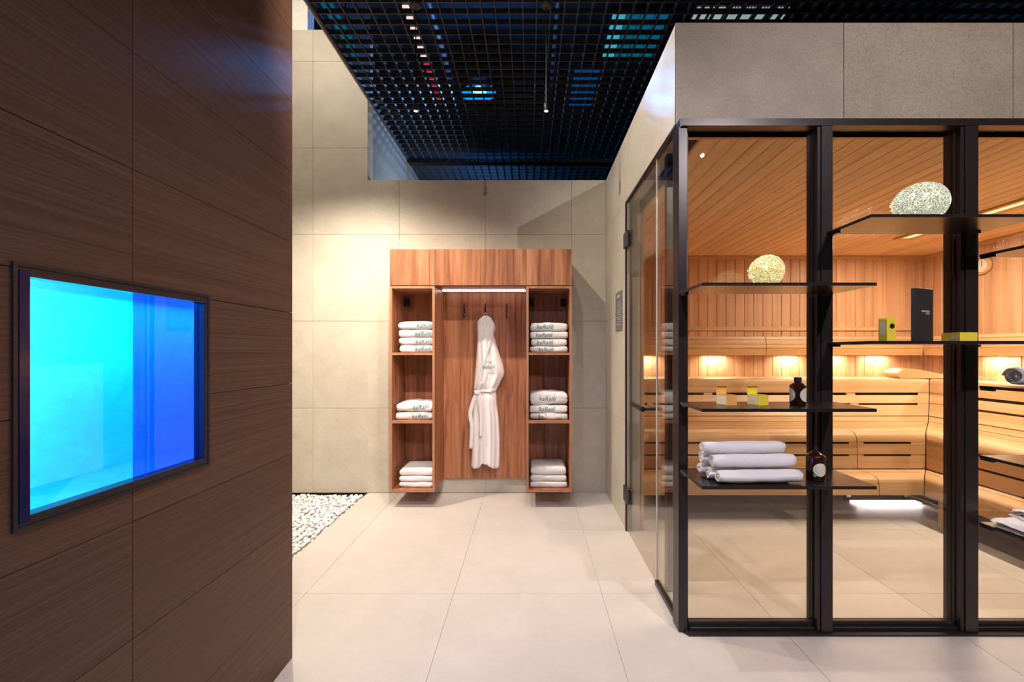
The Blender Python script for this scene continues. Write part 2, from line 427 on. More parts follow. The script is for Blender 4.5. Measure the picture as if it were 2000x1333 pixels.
# sauna outer side wall (faces the corridor) with door and side window openings
sw = struct('wall_sauna', 'beige tiled side wall of the sauna cabin beside the glass door')
box('wall_core', (0.671, 0.76, 2.862, 3.74, 0, 2.251), 'grout', sw)
box('wall_core', (0.671, 0.76, 1.897, 3.74, 2.251, 2.711), 'grout', sw)
for (y0, y1, z0, z1) in ((2.862, 3.616, 0, 0.735), (2.862, 3.616, 0.735, 1.487), (2.862, 3.616, 1.487, 2.251),
                         (2.862, 3.616, 2.251, 2.711), (1.888, 2.862, 2.251, 2.711)):
    box('wall_tile', (0.6625, 0.672, y0 + 0.001, y1 - 0.001 if y1 < 3.6 else y1, z0 + 0.001, z1 - 0.001), 'tile_wall', sw, 0.0005)
fs = struct('wall_fascia', 'grey beige tiled fascia above the sauna glass front')
box('wall_core', (0.6630, 4.6, 1.897, 1.99, 2.2515, 2.7105), 'grout_light', fs)
fx = [0.6625, 1.4223, 2.189, 2.956, 3.723, 4.6]
for a, b in zip(fx, fx[1:]):
    box('wall_tile', (a + 0.0012 * (a > 0.7), b - 0.0012, 1.888, 1.898, 2.252, 2.711), 'tile_front', fs, 0.0005)
# flat roof of the cabin
tag(box('roof', (0.7, 4.6, 1.95, 4.5, 2.45, 2.60), 'black_paint'), 'black flat roof slab of the sauna cabin', 'roof', None, 'structure')

# tall wall's white upper part, grey side wall beyond the notch, far walls
tag(box('wall_upper', (-3.2, -1.93, 3.63, 3.74, 4.016, 5.0), 'white_paint'), 'white painted wall above the tall tiled wall', 'wall', None, 'structure')
tag(box('wall_left', (-1.52, -1.402, 3.742, 5.62, 0.0, 3.42), 'grey_paint'), 'grey painted side wall behind the tiled wall notch', 'wall', None, 'structure')
tag(box('wall_far', (-3.2, 4.6, 6.45, 6.55, 0.0, 5.0), 'black_paint'), 'black wall far behind the grid ceiling', 'wall', None, 'structure')
tag(box('wall_outer', (-3.32, -3.2, -3.5, 6.55, 0.0, 5.0), 'white_paint'), 'white wall hidden behind the dark panelled wall', 'wall', None, 'structure')
tag(box('wall_right', (4.6, 4.7, -3.5, 6.55, 0.0, 5.0), 'grey_paint'), 'grey wall at the far side beyond the sauna', 'wall', None, 'structure')
tag(box('wall_rear', (-3.3, 4.7, -3.6, -3.5, 0.0, 5.0), 'grey_paint'), 'grey wall behind the viewpoint', 'wall', None, 'structure')
tag(box('ceiling_slab', (-3.3, 4.7, -3.6, 6.6, 5.0, 5.1), 'black_paint'), 'black ceiling slab high above the open grid', 'ceiling', None, 'structure')

# ------------------------------------------------------------------ open grid ceiling
ZG = 3.43
grid = struct('ceiling', 'black open cell grid ceiling of square metal cells')
CELL = 0.0895
gx0, gx1, gy0, gy1 = -1.385, 4.5, 2.10, 6.3
nyb = int((gx1 - gx0) / CELL); nxb = int((gy1 - gy0) / CELL)
proto = box('grid_bar', (-0.004, 0.004, gy0, gy1, 0, 0.034), 'grid_metal', grid)
proto.location = (gx0 + CELL, 0, ZG)
for i in range(2, nyb + 1): inst(proto, grid, (gx0 + CELL * i, 0, ZG))
p2 = box('grid_bar', (gx0, gx1, -0.004, 0.004, 0.0003, 0.0343), 'grid_metal', grid); p2.location = (0, gy0, ZG)
for j in range(1, nxb + 1): inst(p2, grid, (0, gy0 + CELL * j, ZG))
box('edge_trim', (-1.402, -1.385, 0.4, 6.3, ZG - 0.012, ZG + 0.05), 'grid_metal', grid)
box('upstand', (-1.3855, -1.380, 0.4, 3.62, ZG + 0.05, 4.99), 'black_paint', grid)
box('edge_trim', (-1.415, -1.4025, 0.4, 3.63, ZG - 0.008, ZG + 0.012), 'steel', grid)
# grid panels continue over the viewer up to the rear wall, as one joined part
gb = BM()
for i in range(0, nyb + 1): bx(gb, gx0 + CELL * i - 0.004, gx0 + CELL * i + 0.004, 0.35, gy0 - 0.01, ZG, ZG + 0.034)
for j in range(1, 20): bx(gb, gx0, gx1, gy0 - CELL * j - 0.004, gy0 - CELL * j + 0.004, ZG, ZG + 0.034)
go = obj('grid_panel', gb, 'grid_metal', grid); go['kind'] = 'stuff'
tag(box('trim_1', (-1.385, 4.5, 4.76, 4.84, ZG - 0.045, ZG - 0.002), 'black_metal'), 'black steel beam crossing under the grid ceiling', 'beam', None, 'structure')

# fixtures seen above the grid
sl = thing('stage_light', 'bright blue stage light glowing above the grid ceiling', 'light', (-0.573, 4.82, 4.25))
obj('housing', lathe(BM(), [(0, 0.22), (0.10, 0.20), (0.13, 0.10), (0.13, 0.0), (0.10, -0.06), (0.0, -0.06)], 20), 'black_metal', sl, True)
q = BM(); bmesh.ops.create_uvsphere(q, u_segments=16, v_segments=10, radius=0.085)
o = obj('lens', q, 'star', sl, True)
dk_ = obj('halo_ring', lathe(BM(), [(0.085, 0), (0.19, 0.0), (0.19, 0.012), (0.085, 0.012)], 28), 'star_ring', sl); dk_.location = (0, -0.07, -0.08); dk_.rotation_euler = (math.radians(60), 0, 0)
o.location = (0, -0.05, -0.08)
q = BM(); bmesh.ops.create_uvsphere(q, u_segments=12, v_segments=8, radius=0.03)
o = obj('lamp', q, 'star_core', sl, True); o.location = (0, -0.115, -0.135)
box('bracket', (-0.16, 0.16, -0.02, 0.02, 0.20, 0.23), 'black_metal', sl)
ls = thing('led_batten', 'pink and red lit batten above the grid ceiling', 'light', (-1.10, 3.7, 4.30))
for k in range(12):
    box('light_cell', (-0.028, 0.028, k * 0.125, k * 0.125 + 0.075, -0.02, 0.0), 'pink_led' if k < 6 else 'red_led', ls)
box('housing', (-0.04, 0.04, -0.03, 1.5, 0.001, 0.05), 'black_metal', ls)
ts = thing('screen', 'teal lit screen panel above the grid near the sauna corner', 'screen', (0.76, 3.78, 4.30))
for k in range(4):
    box('screen_cell', (0.13 * k, 0.13 * k + 0.115, 0.0, 0.55, -0.02, 0), ['cyan_screen', 'teal_screen', 'teal_screen', 'teal_screen'][k], ts)
box('housing', (-0.02, 0.54, -0.02, 0.57, 0.001, 0.04), 'black_metal', ts)
ts = thing('screen', 'added stand-in for teal light, a glowing strip screen just above the grid edge beside the pale wall', 'screen', (-1.379, 2.68, 3.50))  # added glowing strip that stands in for teal light, no real screen
for k in range(4): box('screen_cell', (0.0062, 0.010, 0.15 * k + 0.004, 0.15 * k + 0.146, 0.01, 0.15), 'teal_screen', ts)  # emissive cells painting teal light on the black upstand
box('housing', (0, 0.006, 0, 0.6, 0, 0.16), 'black_metal', ts)
ts = thing('screen', 'dim blue screen panel above the grid between the pendant and the sauna', 'screen', (0.50, 4.55, 4.35))
box('screen_cell', (0, 0.28, 0.0, 0.8, -0.02, 0), 'blue_screen', ts)
box('housing', (-0.02, 0.30, -0.02, 0.82, 0.001, 0.04), 'black_metal', ts)
tr_ = thing('louvre_light', 'row of pale slatted lights above the grid over the fascia', 'light', (1.5, 3.72, 4.30))
for k in range(6):
    for s_ in range(4):
        box('slat', (0.145 * k + 0.028 * s_, 0.145 * k + 0.028 * s_ + (0.022 if k < 2 else 0.012), 0, 0.16, -0.02, 0), 'pale_led', tr_)
box('housing', (-0.02, 0.86, -0.02, 0.18, 0.001, 0.04), 'black_metal', tr_)
for (x, y, l) in ((-0.95, 4.6, 'left'), (0.28, 4.4, 'right')):
    tag(obj('pipe', tube(BM(), [(x, 3.5, 4.5), (x, 6.3, 4.5)], 0.035, 12), 'grid_metal'),
        'thin black pipe above the grid, on the %s of the blue stage light' % l, 'pipe')
dk = BM(); bx(dk, 0.5, 2.9, 5.0, 5.5, 4.45, 4.8, 0.01)
duct = tag(obj('duct', dk, 'grid_metal'), 'black air duct crossing above the grid ceiling', 'duct')

def rods(t, pts, z0):
    for (x, y) in pts:
        obj('suspension_rod', tube(BM(), [(x, y, z0), (x, y, 5.0 - t.location.z)], 0.006, 6), 'grid_metal', t)
rods(sl, [(-0.12, 0), (0.12, 0)], 0.23)
for t in [o for o in C.objects if o.name.startswith(('screen', 'louvre_light', 'led_batten')) and o.parent is None]:
    rods(t, [(0.03, 0.05), (0.03, 0.12)] if t.name.startswith('louvre') else [(0.0, 0.05), (0.0, 0.45)], 0.04)
rods(tr_, [(0.8, 0.05), (0.8, 0.12)], 0.04)
for (x, y) in ((0.6, 5.1), (2.8, 5.1), (0.6, 5.4), (2.8, 5.4)): obj('suspension_rod', tube(BM(), [(x, y, 4.8), (x, y, 5.0)], 0.006, 6), 'grid_metal', duct)

# pendant spotlights
for (x, where) in ((-0.722, 'over the left half of the wardrobe'), (0.107, 'over the right edge of the wardrobe')):
    p = thing('pendant_lamp', 'slim black rod pendant spotlight hanging %s' % where, 'lamp', (x, 2.65, 2.75), 0, 'rod pendants under the grid')
    obj('canopy', lathe(BM(), [(0, 0.69), (0.032, 0.69), (0.032, 0.668), (0.026, 0.662), (0, 0.662)], 24), 'grid_metal', p, True)
    obj('rod', tube(BM(), [(0, 0, 0.03), (0, 0, 0.68)], 0.0032, 8), 'black_metal', p)
    obj('spot_head', lathe(BM(), [(0, 0.06), (0.011, 0.058), (0.014, 0.05), (0.014, 0.004), (0.0118, 0.0), (0.0118, 0.006), (0, 0.006)], 20), 'black_metal', p, True)
    obj('lens', lathe(BM(), [(0, 0.001), (0.0112, 0.0015), (0.0112, 0.004), (0, 0.005)], 16), 'lens', p, True)

# ------------------------------------------------------------------ dark panelled wall with the lit window
dw = struct('wall_dark', 'dark brown horizontally grained wood panelled wall with a blue window')
PX = -0.946
WY0, WY1, WZ0, WZ1 = 0.768, 1.222, 0.895, 1.379
ye = [-1.7, -1.015, -0.345, 0.325, 0.995, 1.665]; ze = [0.0, 0.255, 0.535, 0.815, 1.096, 1.376, 1.656, 1.936, 2.216, 2.496, 2.776, 3.056, 3.336, 3.616, 3.9]
def sub_rect(y0, y1, z0, z1):
    """split a panel around the window opening"""
    a0, a1, b0, b1 = WY0 - 0.004, WY1 + 0.004, WZ0 - 0.004, WZ1 + 0.004
    if y1 <= a0 or y0 >= a1 or z1 <= b0 or z0 >= b1: return [(y0, y1, z0, z1)]
    out = []
    if y0 < a0: out.append((y0, a0, z0, z1))
    if y1 > a1: out.append((a1, y1, z0, z1))
    ya, yb = max(y0, a0), min(y1, a1)
    if z0 < b0: out.append((ya, yb, z0, b0))
    if z1 > b1: out.append((ya, yb, b1, z1))
    return [r for r in out if r[1] - r[0] > 0.01 and r[3] - r[2] > 0.006]
for a, b in zip(ye, ye[1:]):
    for c, d in zip(ze, ze[1:]):
        rs = sub_rect(a, b, c, d)
        if not rs: continue
        pbm = BM()
        for (y0, y1, z0, z1) in rs:
            g = 0.0009
            bx(pbm, PX - 0.018, PX, y0 + (g if y0 == a else 0), y1 - (g if y1 == b else 0), z0 + (g if z0 == c else 0), z1 - (g if z1 == d else 0))
        obj('panel', pbm, 'dark_wood', dw)
cb = BM()
bx(cb, PX - 0.03, PX - 0.017, -1.7, WY0 - 0.004, 0, 3.9); bx(cb, PX - 0.03, PX - 0.017, WY1 + 0.004, 1.6645, 0, 3.9)
bx(cb, PX - 0.03, PX - 0.017, WY0 - 0.004, WY1 + 0.004, 0, WZ0 - 0.004); bx(cb, PX - 0.03, PX - 0.017, WY0 - 0.004, WY1 + 0.004, WZ1 + 0.004, 3.9)
bx(cb, -1.30, PX - 0.0295, 1.645, 1.6645, 0, 3.9)
obj('wall_core', cb, 'black_paint', dw)
wn = struct('window_2', 'blue lit window opening with glossy black frame in the dark wood wall')
fb = BM(); ft = 0.017
for (y0, y1, z0, z1) in ((WY0, WY1, WZ1 - ft, WZ1), (WY0, WY1, WZ0, WZ0 + ft), (WY0, WY0 + ft, WZ0 + ft, WZ1 - ft), (WY1 - ft * 0.7, WY1, WZ0 + ft, WZ1 - ft)):
    bx(fb, PX - 0.028, PX + 0.004, y0, y1, z0, z1, 0.001)
for (y0, y1, z0, z1) in ((WY0 - 0.007, WY1 + 0.007, WZ1, WZ1 + 0.007), (WY0 - 0.007, WY1 + 0.007, WZ0 - 0.007, WZ0), (WY0 - 0.007, WY0, WZ0, WZ1), (WY1, WY1 + 0.007, WZ0, WZ1)):
    bx(fb, PX + 0.0004, PX + 0.005, y0, y1, z0, z1)
obj('window_frame', fb, 'cap', wn)
box('reflection_strip', (PX + 0.0042, PX + 0.0062, WY0 + 0.001, WY0 + ft + 0.0005, WZ0 + 0.006, WZ1 - 0.006), 'jamb_reflection', wn)  # strip over the black jamb, painting its blue reflection
box('pane', (PX - 0.016, PX - 0.012, 1.012, WY1 - ft * 0.7, WZ0 + ft, WZ1 - ft), 'blue_glass', wn)
NX = -1.188
box('lit_back_panel', (NX - 0.02, NX, 0.60, 1.63, WZ0 - 0.012, 1.42), 'niche', wn)
box('floor_panel', (NX, PX - 0.0305, 0.60, 1.63, WZ0 - 0.012, WZ0 + 0.0), 'niche_floor', wn)
box('top_panel', (NX, PX - 0.0305, 0.60, 1.63, 1.40, 1.42), 'niche', wn)
box('end_panel', (NX, PX - 0.0305, 1.61, 1.63, WZ0, 1.40), 'niche', wn)
box('end_panel', (NX, PX - 0.0305, 0.60, 0.62, WZ0, 1.40), 'niche', wn)

# ------------------------------------------------------------------ sauna interior shell
XW, YW, ZC = 4.015, 4.25, 2.20
sc_ = struct('ceiling_sauna', 'sauna ceiling clad in narrow warm hemlock boards')
def groove_plank(wd, ln, th, axis):
    """plank lying in XY, long along Y, visible face at z=0 facing -Z, V-grooved long edges"""
    b = BM(); c = 0.004
    pr = [(-wd / 2, th), (-wd / 2, c), (-wd / 2 + c, 0), (wd / 2 - c, 0), (wd / 2, c), (wd / 2, th)]
    v0 = [b.verts.new((x, 0, z)) for x, z in pr]; v1 = [b.verts.new((x, ln, z)) for x, z in pr]
    b.faces.new(v0); b.faces.new(v1[::-1])
    for i in range(6):
        j = (i + 1) % 6; b.faces.new((v0[i], v1[i], v1[j], v0[j]))
    return b
PW = 0.0886
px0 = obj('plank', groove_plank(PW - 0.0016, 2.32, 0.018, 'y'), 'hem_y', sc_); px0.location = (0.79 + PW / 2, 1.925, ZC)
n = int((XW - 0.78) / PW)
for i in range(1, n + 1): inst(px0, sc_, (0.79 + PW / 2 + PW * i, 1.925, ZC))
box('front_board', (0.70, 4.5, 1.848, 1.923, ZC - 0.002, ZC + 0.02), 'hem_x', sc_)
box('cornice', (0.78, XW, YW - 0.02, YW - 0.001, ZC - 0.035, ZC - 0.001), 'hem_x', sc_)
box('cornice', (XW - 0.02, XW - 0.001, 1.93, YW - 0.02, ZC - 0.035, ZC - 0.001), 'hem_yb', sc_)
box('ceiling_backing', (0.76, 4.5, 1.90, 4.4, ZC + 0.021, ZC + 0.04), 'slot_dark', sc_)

wsb = struct('wall_sauna_back', 'sauna back wall clad in narrow upright hemlock boards')
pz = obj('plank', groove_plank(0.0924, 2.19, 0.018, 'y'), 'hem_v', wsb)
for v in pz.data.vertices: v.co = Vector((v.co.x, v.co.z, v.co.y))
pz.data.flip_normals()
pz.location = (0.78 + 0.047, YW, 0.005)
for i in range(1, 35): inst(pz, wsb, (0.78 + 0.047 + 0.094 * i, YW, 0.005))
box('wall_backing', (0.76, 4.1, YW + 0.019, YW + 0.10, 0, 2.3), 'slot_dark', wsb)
box('rail', (0.80, XW - 0.002, YW - 0.016, YW - 0.001, 1.438, 1.478), 'hem_x', wsb)
wsr = struct('wall_sauna_right', 'sauna right wall clad in narrow upright hemlock boards')
pr_ = obj('plank', groove_plank(0.0924, 2.19, 0.018, 'y'), 'hem_v', wsr)
for v in pr_.data.vertices: v.co = Vector((v.co.z, v.co.x, v.co.y))
pr_.location = (XW, YW - 0.047, 0.005)
for i in range(1, 25): inst(pr_, wsr, (XW, YW - 0.047 - 0.094 * i, 0.005))
box('wall_backing', (XW + 0.019, XW + 0.1, 1.9, 4.3, 0, 2.3), 'slot_dark', wsr)
wsl = struct('wall_sauna_left', 'sauna left inner wall clad in hemlock boards behind the door')
for i in range(15):
    o = inst(pr_, wsl, (0.78, YW - 0.047 - 0.094 * i, 0.005), (0, 0, 0), (-1, 1, 1))
sl_ = struct('ceiling_light', 'long recessed warm strip light in the sauna ceiling')
sl_['category'] = 'light'; sl_['kind'] = 'thing'
box('diffuser', (3.165, 3.255, 2.18, 3.57, ZC - 0.006, ZC - 0.002), 'led_warm', sl_)
fb = BM()
for c in ((3.135, 3.165, 2.15, 3.60), (3.255, 3.285, 2.15, 3.60)): bx(fb, c[0], c[1], c[2], c[3], ZC - 0.014, ZC - 0.001, 0.002)
bx(fb, 3.165, 3.255, 2.15, 2.18, ZC - 0.014, ZC - 0.001); bx(fb, 3.165, 3.255, 3.57, 3.60, ZC - 0.014, ZC - 0.001)
obj('frame', fb, 'hem_yb', sl_)

# ------------------------------------------------------------------ benches
def arc(pts, n=4):
    """Catmull-Rom through profile points"""
    P = [Vector(p) for p in pts]; out = []
    for i in range(len(P) - 1):
        p0 = P[max(i - 1, 0)]; p1 = P[i]; p2 = P[i + 1]; p3 = P[min(i + 2, len(P) - 1)]
        for k in range(n):
            t = k / n
            out.append(0.5 * ((2 * p1) + (-p0 + p2) * t + (2 * p0 - 5 * p1 + 4 * p2 - p3) * t * t + (-p0 + 3 * p1 - 3 * p2 + p3) * t ** 3))
    out.append(P[-1]); return [(v.x, v.y) for v in out]


# profile: (d, z) with d = Y on the back bench; boards listed as point runs, second value curve subdivisions
BOARDS = []
for k in range(4):                                  # top seat
    y1 = 4.225 - 0.083 * k; BOARDS.append([(y1, 0.97), (y1 - 0.079, 0.97)])
BOARDS.append(arc([(3.889, 0.972), (3.862, 0.970), (3.847, 0.955), (3.840, 0.915), (3.830, 0.848)]))
BOARDS.append([(3.825, 0.825), (3.790, 0.757)])
BOARDS.append(arc([(3.783, 0.740), (3.752, 0.690), (3.72, 0.652)], 3))
BOARDS.append(arc([(3.714, 0.646), (3.68, 0.626), (3.64, 0.615)], 3))
for k in range(4):
    y1 = 3.632 - 0.083 * k; BOARDS.append([(y1, 0.613 - 0.001 * k), (y1 - 0.077, 0.612 - 0.001 * k)])
BOARDS.append(arc([(3.300, 0.610), (3.245, 0.606), (3.205, 0.590), (3.188, 0.560), (3.184, 0.534)], 3))
BOARDS.append([(3.182, 0.517), (3.180, 0.440)])
BOARDS.append([(3.180, 0.424), (3.178, 0.332)])
BOARDS.append([(3.172, 0.326), (3.108, 0.326)])
BOARDS.append(arc([(3.102, 0.326), (3.045, 0.324), (3.005, 0.314), (2.985, 0.285), (2.980, 0.196)], 3))


def board_bm(run, s_of_d0, s_of_d1, swap=False, th=0.022, grow=0.0):
    """extrude a profile run along the bench between two end functions of depth"""
    n = len(run); back = []
    for i, (d, z) in enumerate(run):
        a = Vector(run[max(i - 1, 0)]); b = Vector(run[min(i + 1, n - 1)]); t = (b - a).normalized()
        nn = Vector((-t.y, t.x))                      # inside of the bench
        if nn.x * 1.0 + nn.y * -1.0 < 0: nn = -nn
        back.append((d + nn.x * th, z + nn.y * th))
    loop = list(run) + back[::-1]; bm = BM()
    def P(d, z, s): return (d - 0.16, s, z) if swap else (s, d, z)
    v0 = [bm.verts.new(P(d, z, s_of_d0(d))) for d, z in loop]; v1 = [bm.verts.new(P(d, z, s_of_d1(d))) for d, z in loop]
    m = len(loop); bm.faces.new(v0); bm.faces.new(v1[::-1])
    for i in range(m):
        j = (i + 1) % m; bm.faces.new((v0[i], v1[i], v1[j], v0[j]))
    return bm


def clampx(lim): return lambda d: lim(d)
def bench(name, label, s0, s1, swap, mk, fillers):
    t = thing(name, label, 'bench', (0, 0, 0), 0, 'curved slatted sauna benches')
    for run in BOARDS:
        r = [(min(d, 4.17) if swap else d, z) for d, z in run]
        if swap and r[0][0] == r[-1][0]: continue
        obj('slat', board_bm(r, s0, s1, swap), mk, t)
    # filler blocks closing the slots near the section ends, and the dark carcass behind the slots
    for (da, za, db, zb) in ((3.832, 0.848, 3.825, 0.825), (3.792, 0.757, 3.785, 0.740), (3.184, 0.534, 3.182, 0.517), (3.181, 0.440, 3.180, 0.424)):
        run = [(da + 0.002, za), (db + 0.002, zb)]
        for (f0, f1) in fillers[0 if za > 0.6 else 1]: obj('spacer', board_bm(run, f0, f1, swap, 0.018), mk, t)
        obj('carcass', board_bm([(da + 0.03, za + 0.02), (db + 0.03, zb - 0.02)], s0, s1, swap, 0.006), 'slot_dark', t)
    return t


GAP = 0.004
mitB = lambda d: min(d - 0.16, 4.01) - GAP           # X end of back bench boards
mitR = lambda d: d - GAP                             # Y end of right bench boards
b1 = bench('sauna_bench', 'tiered curved wooden sauna bench along the back wall, left section', lambda d: 0.80, lambda d: 2.497, False, 'hem_x',
           [[(lambda d: 1.60, lambda d: 1.68)], [(lambda d: 2.44, lambda d: 2.497), (lambda d: 1.60, lambda d: 1.68)]])
b2 = bench('sauna_bench', 'tiered curved wooden sauna bench along the back wall, between joint and corner', lambda d: 2.503, mitB, False, 'hem_x',
           [[(lambda d: 2.91, lambda d: 2.99), (lambda d: mitB(d) - 0.10, mitB)], [(lambda d: 2.503, lambda d: 2.55), (lambda d: mitB(d) - 0.11, mitB)]])
b3 = bench('sauna_bench', 'tiered curved wooden sauna bench running along the right wall', lambda d: 1.98, mitR, True, 'hem_yb',
           [[(lambda d: mitR(d) - 0.22, mitR)], [(lambda d: mitR(d) - 0.22, mitR)]])
for (px, par) in ((2.62, b2), (3.10, b2), (1.5, b1)):
    box('leg', (px - 0.02, px + 0.02, 3.42, 3.46, 0.0, 0.60), 'steel', par, 0.003)
box('leg', (2.86, 2.93, 2.86, 2.92, 0.0, 0.30), 'hem_yb', b3)
box('plinth', (2.88, 2.90, 1.98, 2.84, 0.0, 0.29), 'slot_dark', b3)
box('plinth', (0.82, 2.5, 3.55, 3.57, 0.0, 0.60), 'slot_dark', b1)
box('plinth', (2.504, 3.35, 3.55, 3.57, 0.0, 0.60), 'slot_dark', b2)
lb = thing('light_strip', 'glowing white strip light on the floor under the sauna bench', 'light', (2.87, 3.36, 0.0))
box('diffuser', (-0.27, 0.27, -0.022, 0.022, 0.0, 0.012), 'led_floor', lb)
box('channel', (-0.275, 0.275, 0.023, 0.03, 0.0, 0.02), 'steel', lb)

# backrests with lamps under them
BR = [[(4.128, 1.372), (4.120, 1.343)], [(4.119, 1.339), (4.112, 1.300)], [(4.111, 1.296), (4.108, 1.262)], [(4.108, 1.256), (4.118, 1.188)]]
def backrest(label, s0, s1, swap, mk):
    t = thing('backrest_rail', label, 'backrest', (0, 0, 0), 0, 'slatted backrests on the sauna walls')
    for run in BR: obj('slat', board_bm(run, s0, s1, swap, 0.016), mk, t)
    return t
r1 = backrest('slatted wooden backrest on the sauna back wall, left of its upright joint', lambda d: 0.80, lambda d: 2.330, False, 'hem_x')
r2 = backrest('slatted wooden backrest on the sauna back wall, between upright joint and corner', lambda d: 2.336, lambda d: 3.876, False, 'hem_x')
t = thing('backrest_rail', 'slatted wooden backrest along the right sauna wall', 'backrest', (0, 0, 0), 0, 'slatted backrests on the sauna walls')
for run in BR: obj('slat', board_bm(run, lambda d: 1.98, lambda d: 4.11, True, 0.016), 'hem_yb', t).location = (-0.065, 0, 0)
r3 = t
for px in (0.9, 1.6, 2.3):
    box('bracket', (px - 0.012, px + 0.012, 4.138, 4.232, 1.25, 1.35), 'hem_x', r1)
for px in (2.4, 3.0, 3.6): box('bracket', (px - 0.012, px + 0.012, 4.138, 4.232, 1.25, 1.35), 'hem_x', r2)
for py in (2.2, 3.2): box('bracket', (3.915, 3.998, py, py + 0.02, 1.25, 1.35), 'hem_yb', r3)
for (a, par) in ((1.18, r1), (1.88, r1), (2.63, r2), (3.08, r2), (3.52, r2)):
    box('lamp_strip', (a - 0.09, a + 0.09, 4.172, 4.205, 1.195, 1.205), 'led_amber', par)
for a in (3.55, 2.95, 2.4): box('lamp_strip', (3.93, 3.97, a - 0.09, a + 0.09, 1.195, 1.205), 'led_amber', r3)

# wooden headrest on the top bench corner
hr = BM()
hp = arc([(0.0, 0.0), (-0.015, 0.045), (0.03, 0.083), (0.09, 0.078), (0.17, 0.045), (0.27, 0.006)], 5)
# profile runs along X, extruded in Y
lo = []
lp = hp + lo
v0 = [hr.verts.new((x, 0, z)) for x, z in lp]; v1 = [hr.verts.new((x + 0.02, 0.30, z)) for x, z in lp]
hr.faces.new(v0); hr.faces.new(v1[::-1])
for i in range(len(lp)):
    j = (i + 1) % len(lp); hr.faces.new((v0[i], v1[i], v1[j], v0[j]))
ho = obj('headrest', hr, 'hem_x'); ho.location = (3.47, 3.90, 0.9735); ho.rotation_euler = (0, 0, math.radians(-14)); ho.scale = (1.75, 1, 1.05)
tag(ho, 'curved wooden headrest lying on the top bench in the sauna corner', 'headrest')

# round thermometer on right wall
th = thing('thermometer', 'round wood rimmed thermometer on the right sauna wall', 'thermometer', (XW - 0.001, 3.69, 1.985))
o = obj('rim', lathe(BM(), [(0.055, 0.0), (0.075, 0.0), (0.080, 0.008), (0.078, 0.026), (0.064, 0.030), (0.058, 0.022), (0.055, 0.0)], 36), 'hem_yb', th, True); o.rotation_euler = (0, -math.pi / 2, 0)
o = obj('dial', lathe(BM(), [(0, 0.012), (0.058, 0.012), (0.058, 0.008), (0, 0.008)], 36), 'cream_label', th); o.rotation_euler = (0, -math.pi / 2, 0)
box('pointer', (-0.016, -0.0145, -0.002, 0.002, -0.01, 0.042), 'cap', th)
tk = BM()
for k in range(12):
    a = 2 * math.pi * k / 12; y, z = 0.045 * math.sin(a), 0.045 * math.cos(a)
    bx(tk, -0.0145, -0.0125, y - 0.002, y + 0.002, z - 0.002, z + 0.002)
obj('scale_marks', tk, 'cap', th)

# ------------------------------------------------------------------ glass front with black steel frame
wf = struct('window_1', 'black steel framed glass front of the sauna')
FIN = [1.2456, 1.868, 2.4905, 3.113, 3.7355, 4.358]
GY = 1.838
# corner post
box('corner_post', (0.648, 0.686, 1.812, 1.886, 0.004, 2.2), 'frame_metal', wf, 0.0015)
box('corner_post_bead', (0.686, 0.697, 1.834, 1.86, 0.0415, 2.1975), 'black_metal', wf)
pb_ = []
for i, x in enumerate(FIN):
    wd = 0.064 if i == 0 else 0.070
    fb = BM(); bx(fb, x, x + 0.015, 1.806, 1.86, 0.008, 2.1975, 0.001)
    obj('mullion_edge', fb, 'frame_metal', wf)
    box('mullion', (x + 0.015, x + wd, 1.800, 1.90, 0.008, 2.1975), 'frame_metal', wf, 0.0012)
    box('glazing_bead', (x - 0.006, x, 1.83, 1.86, 0.0415, 2.1975), 'black_metal', wf)
box('base_plate', (0.684, 4.55, 1.787, 1.90, 0.0, 0.008), 'frame_metal', wf)
cbm = BM()
vs = [(0.684, 1.787), (0.656, 1.828), (0.656, 1.90), (0.684, 1.90)]
a = [cbm.verts.new((x, y, 0.0)) for x, y in vs]; b = [cbm.verts.new((x, y, 0.008)) for x, y in vs]
cbm.faces.new(a[::-1]); cbm.faces.new(b)
for i in range(4): cbm.faces.new((a[i], a[(i + 1) % 4], b[(i + 1) % 4], b[i]))
obj('base_corner', cbm, 'frame_metal', wf)
box('header', (0.66, 4.55, 1.800, 1.90, 2.198, 2.2035), 'frame_metal', wf)
box('header_box', (0.664, 4.55, 1.84, 1.8875, 2.2035, 2.2515), 'frame_metal', wf)
xs = [0.697] + [v for x in FIN for v in (x - 0.006, x + 0.07)]
for k in range(len(FIN)):
    a = 0.697 if k == 0 else FIN[k - 1] + (0.064 if k == 1 else 0.070); b = FIN[k] - 0.006
    box('bottom_rail', (a, b, 1.828, 1.85, 0.012, 0.0415), 'frame_metal', wf, 0.001)
    box('bottom_bead', (a, b, 1.812, 1.828, 0.008, 0.022), 'black_metal', wf, 0.001)
    box('glass_pane', (a, b, GY, GY + 0.008, 0.040, 2.198), 'glass', wf)

# side glazing between post and door
w3 = struct('window_3', 'narrow fixed glass side panel between corner post and sauna door')
box('glass_pane', (0.668, 0.676, 1.887, 2.185, 0.024, 2.235), 'glass', w3)
box('bottom_rail', (0.658, 0.684, 1.887, 2.19, 0.0, 0.024), 'frame_metal', w3)
box('header_rail', (0.658, 0.684, 1.887, 2.862, 2.236, 2.2505), 'frame_metal', w3)
box('inner_post', (0.70, 0.728, 2.12, 2.16, 0.0, 2.23), 'frame_metal', w3)
d1 = struct('door_1', 'frameless glass sauna door with two dark hinges and a lever handle')
box('glass_leaf', (0.666, 0.674, 2.192, 2.828, 0.008, 2.232), 'glass', d1)
box('edge_strip', (0.6655, 0.6745, 2.1875, 2.1915, 0.008, 2.232), 'glass_edge', d1)
box('edge_strip', (0.6655, 0.6745, 2.8285, 2.834, 0.008, 2.232), 'glass_edge', d1)
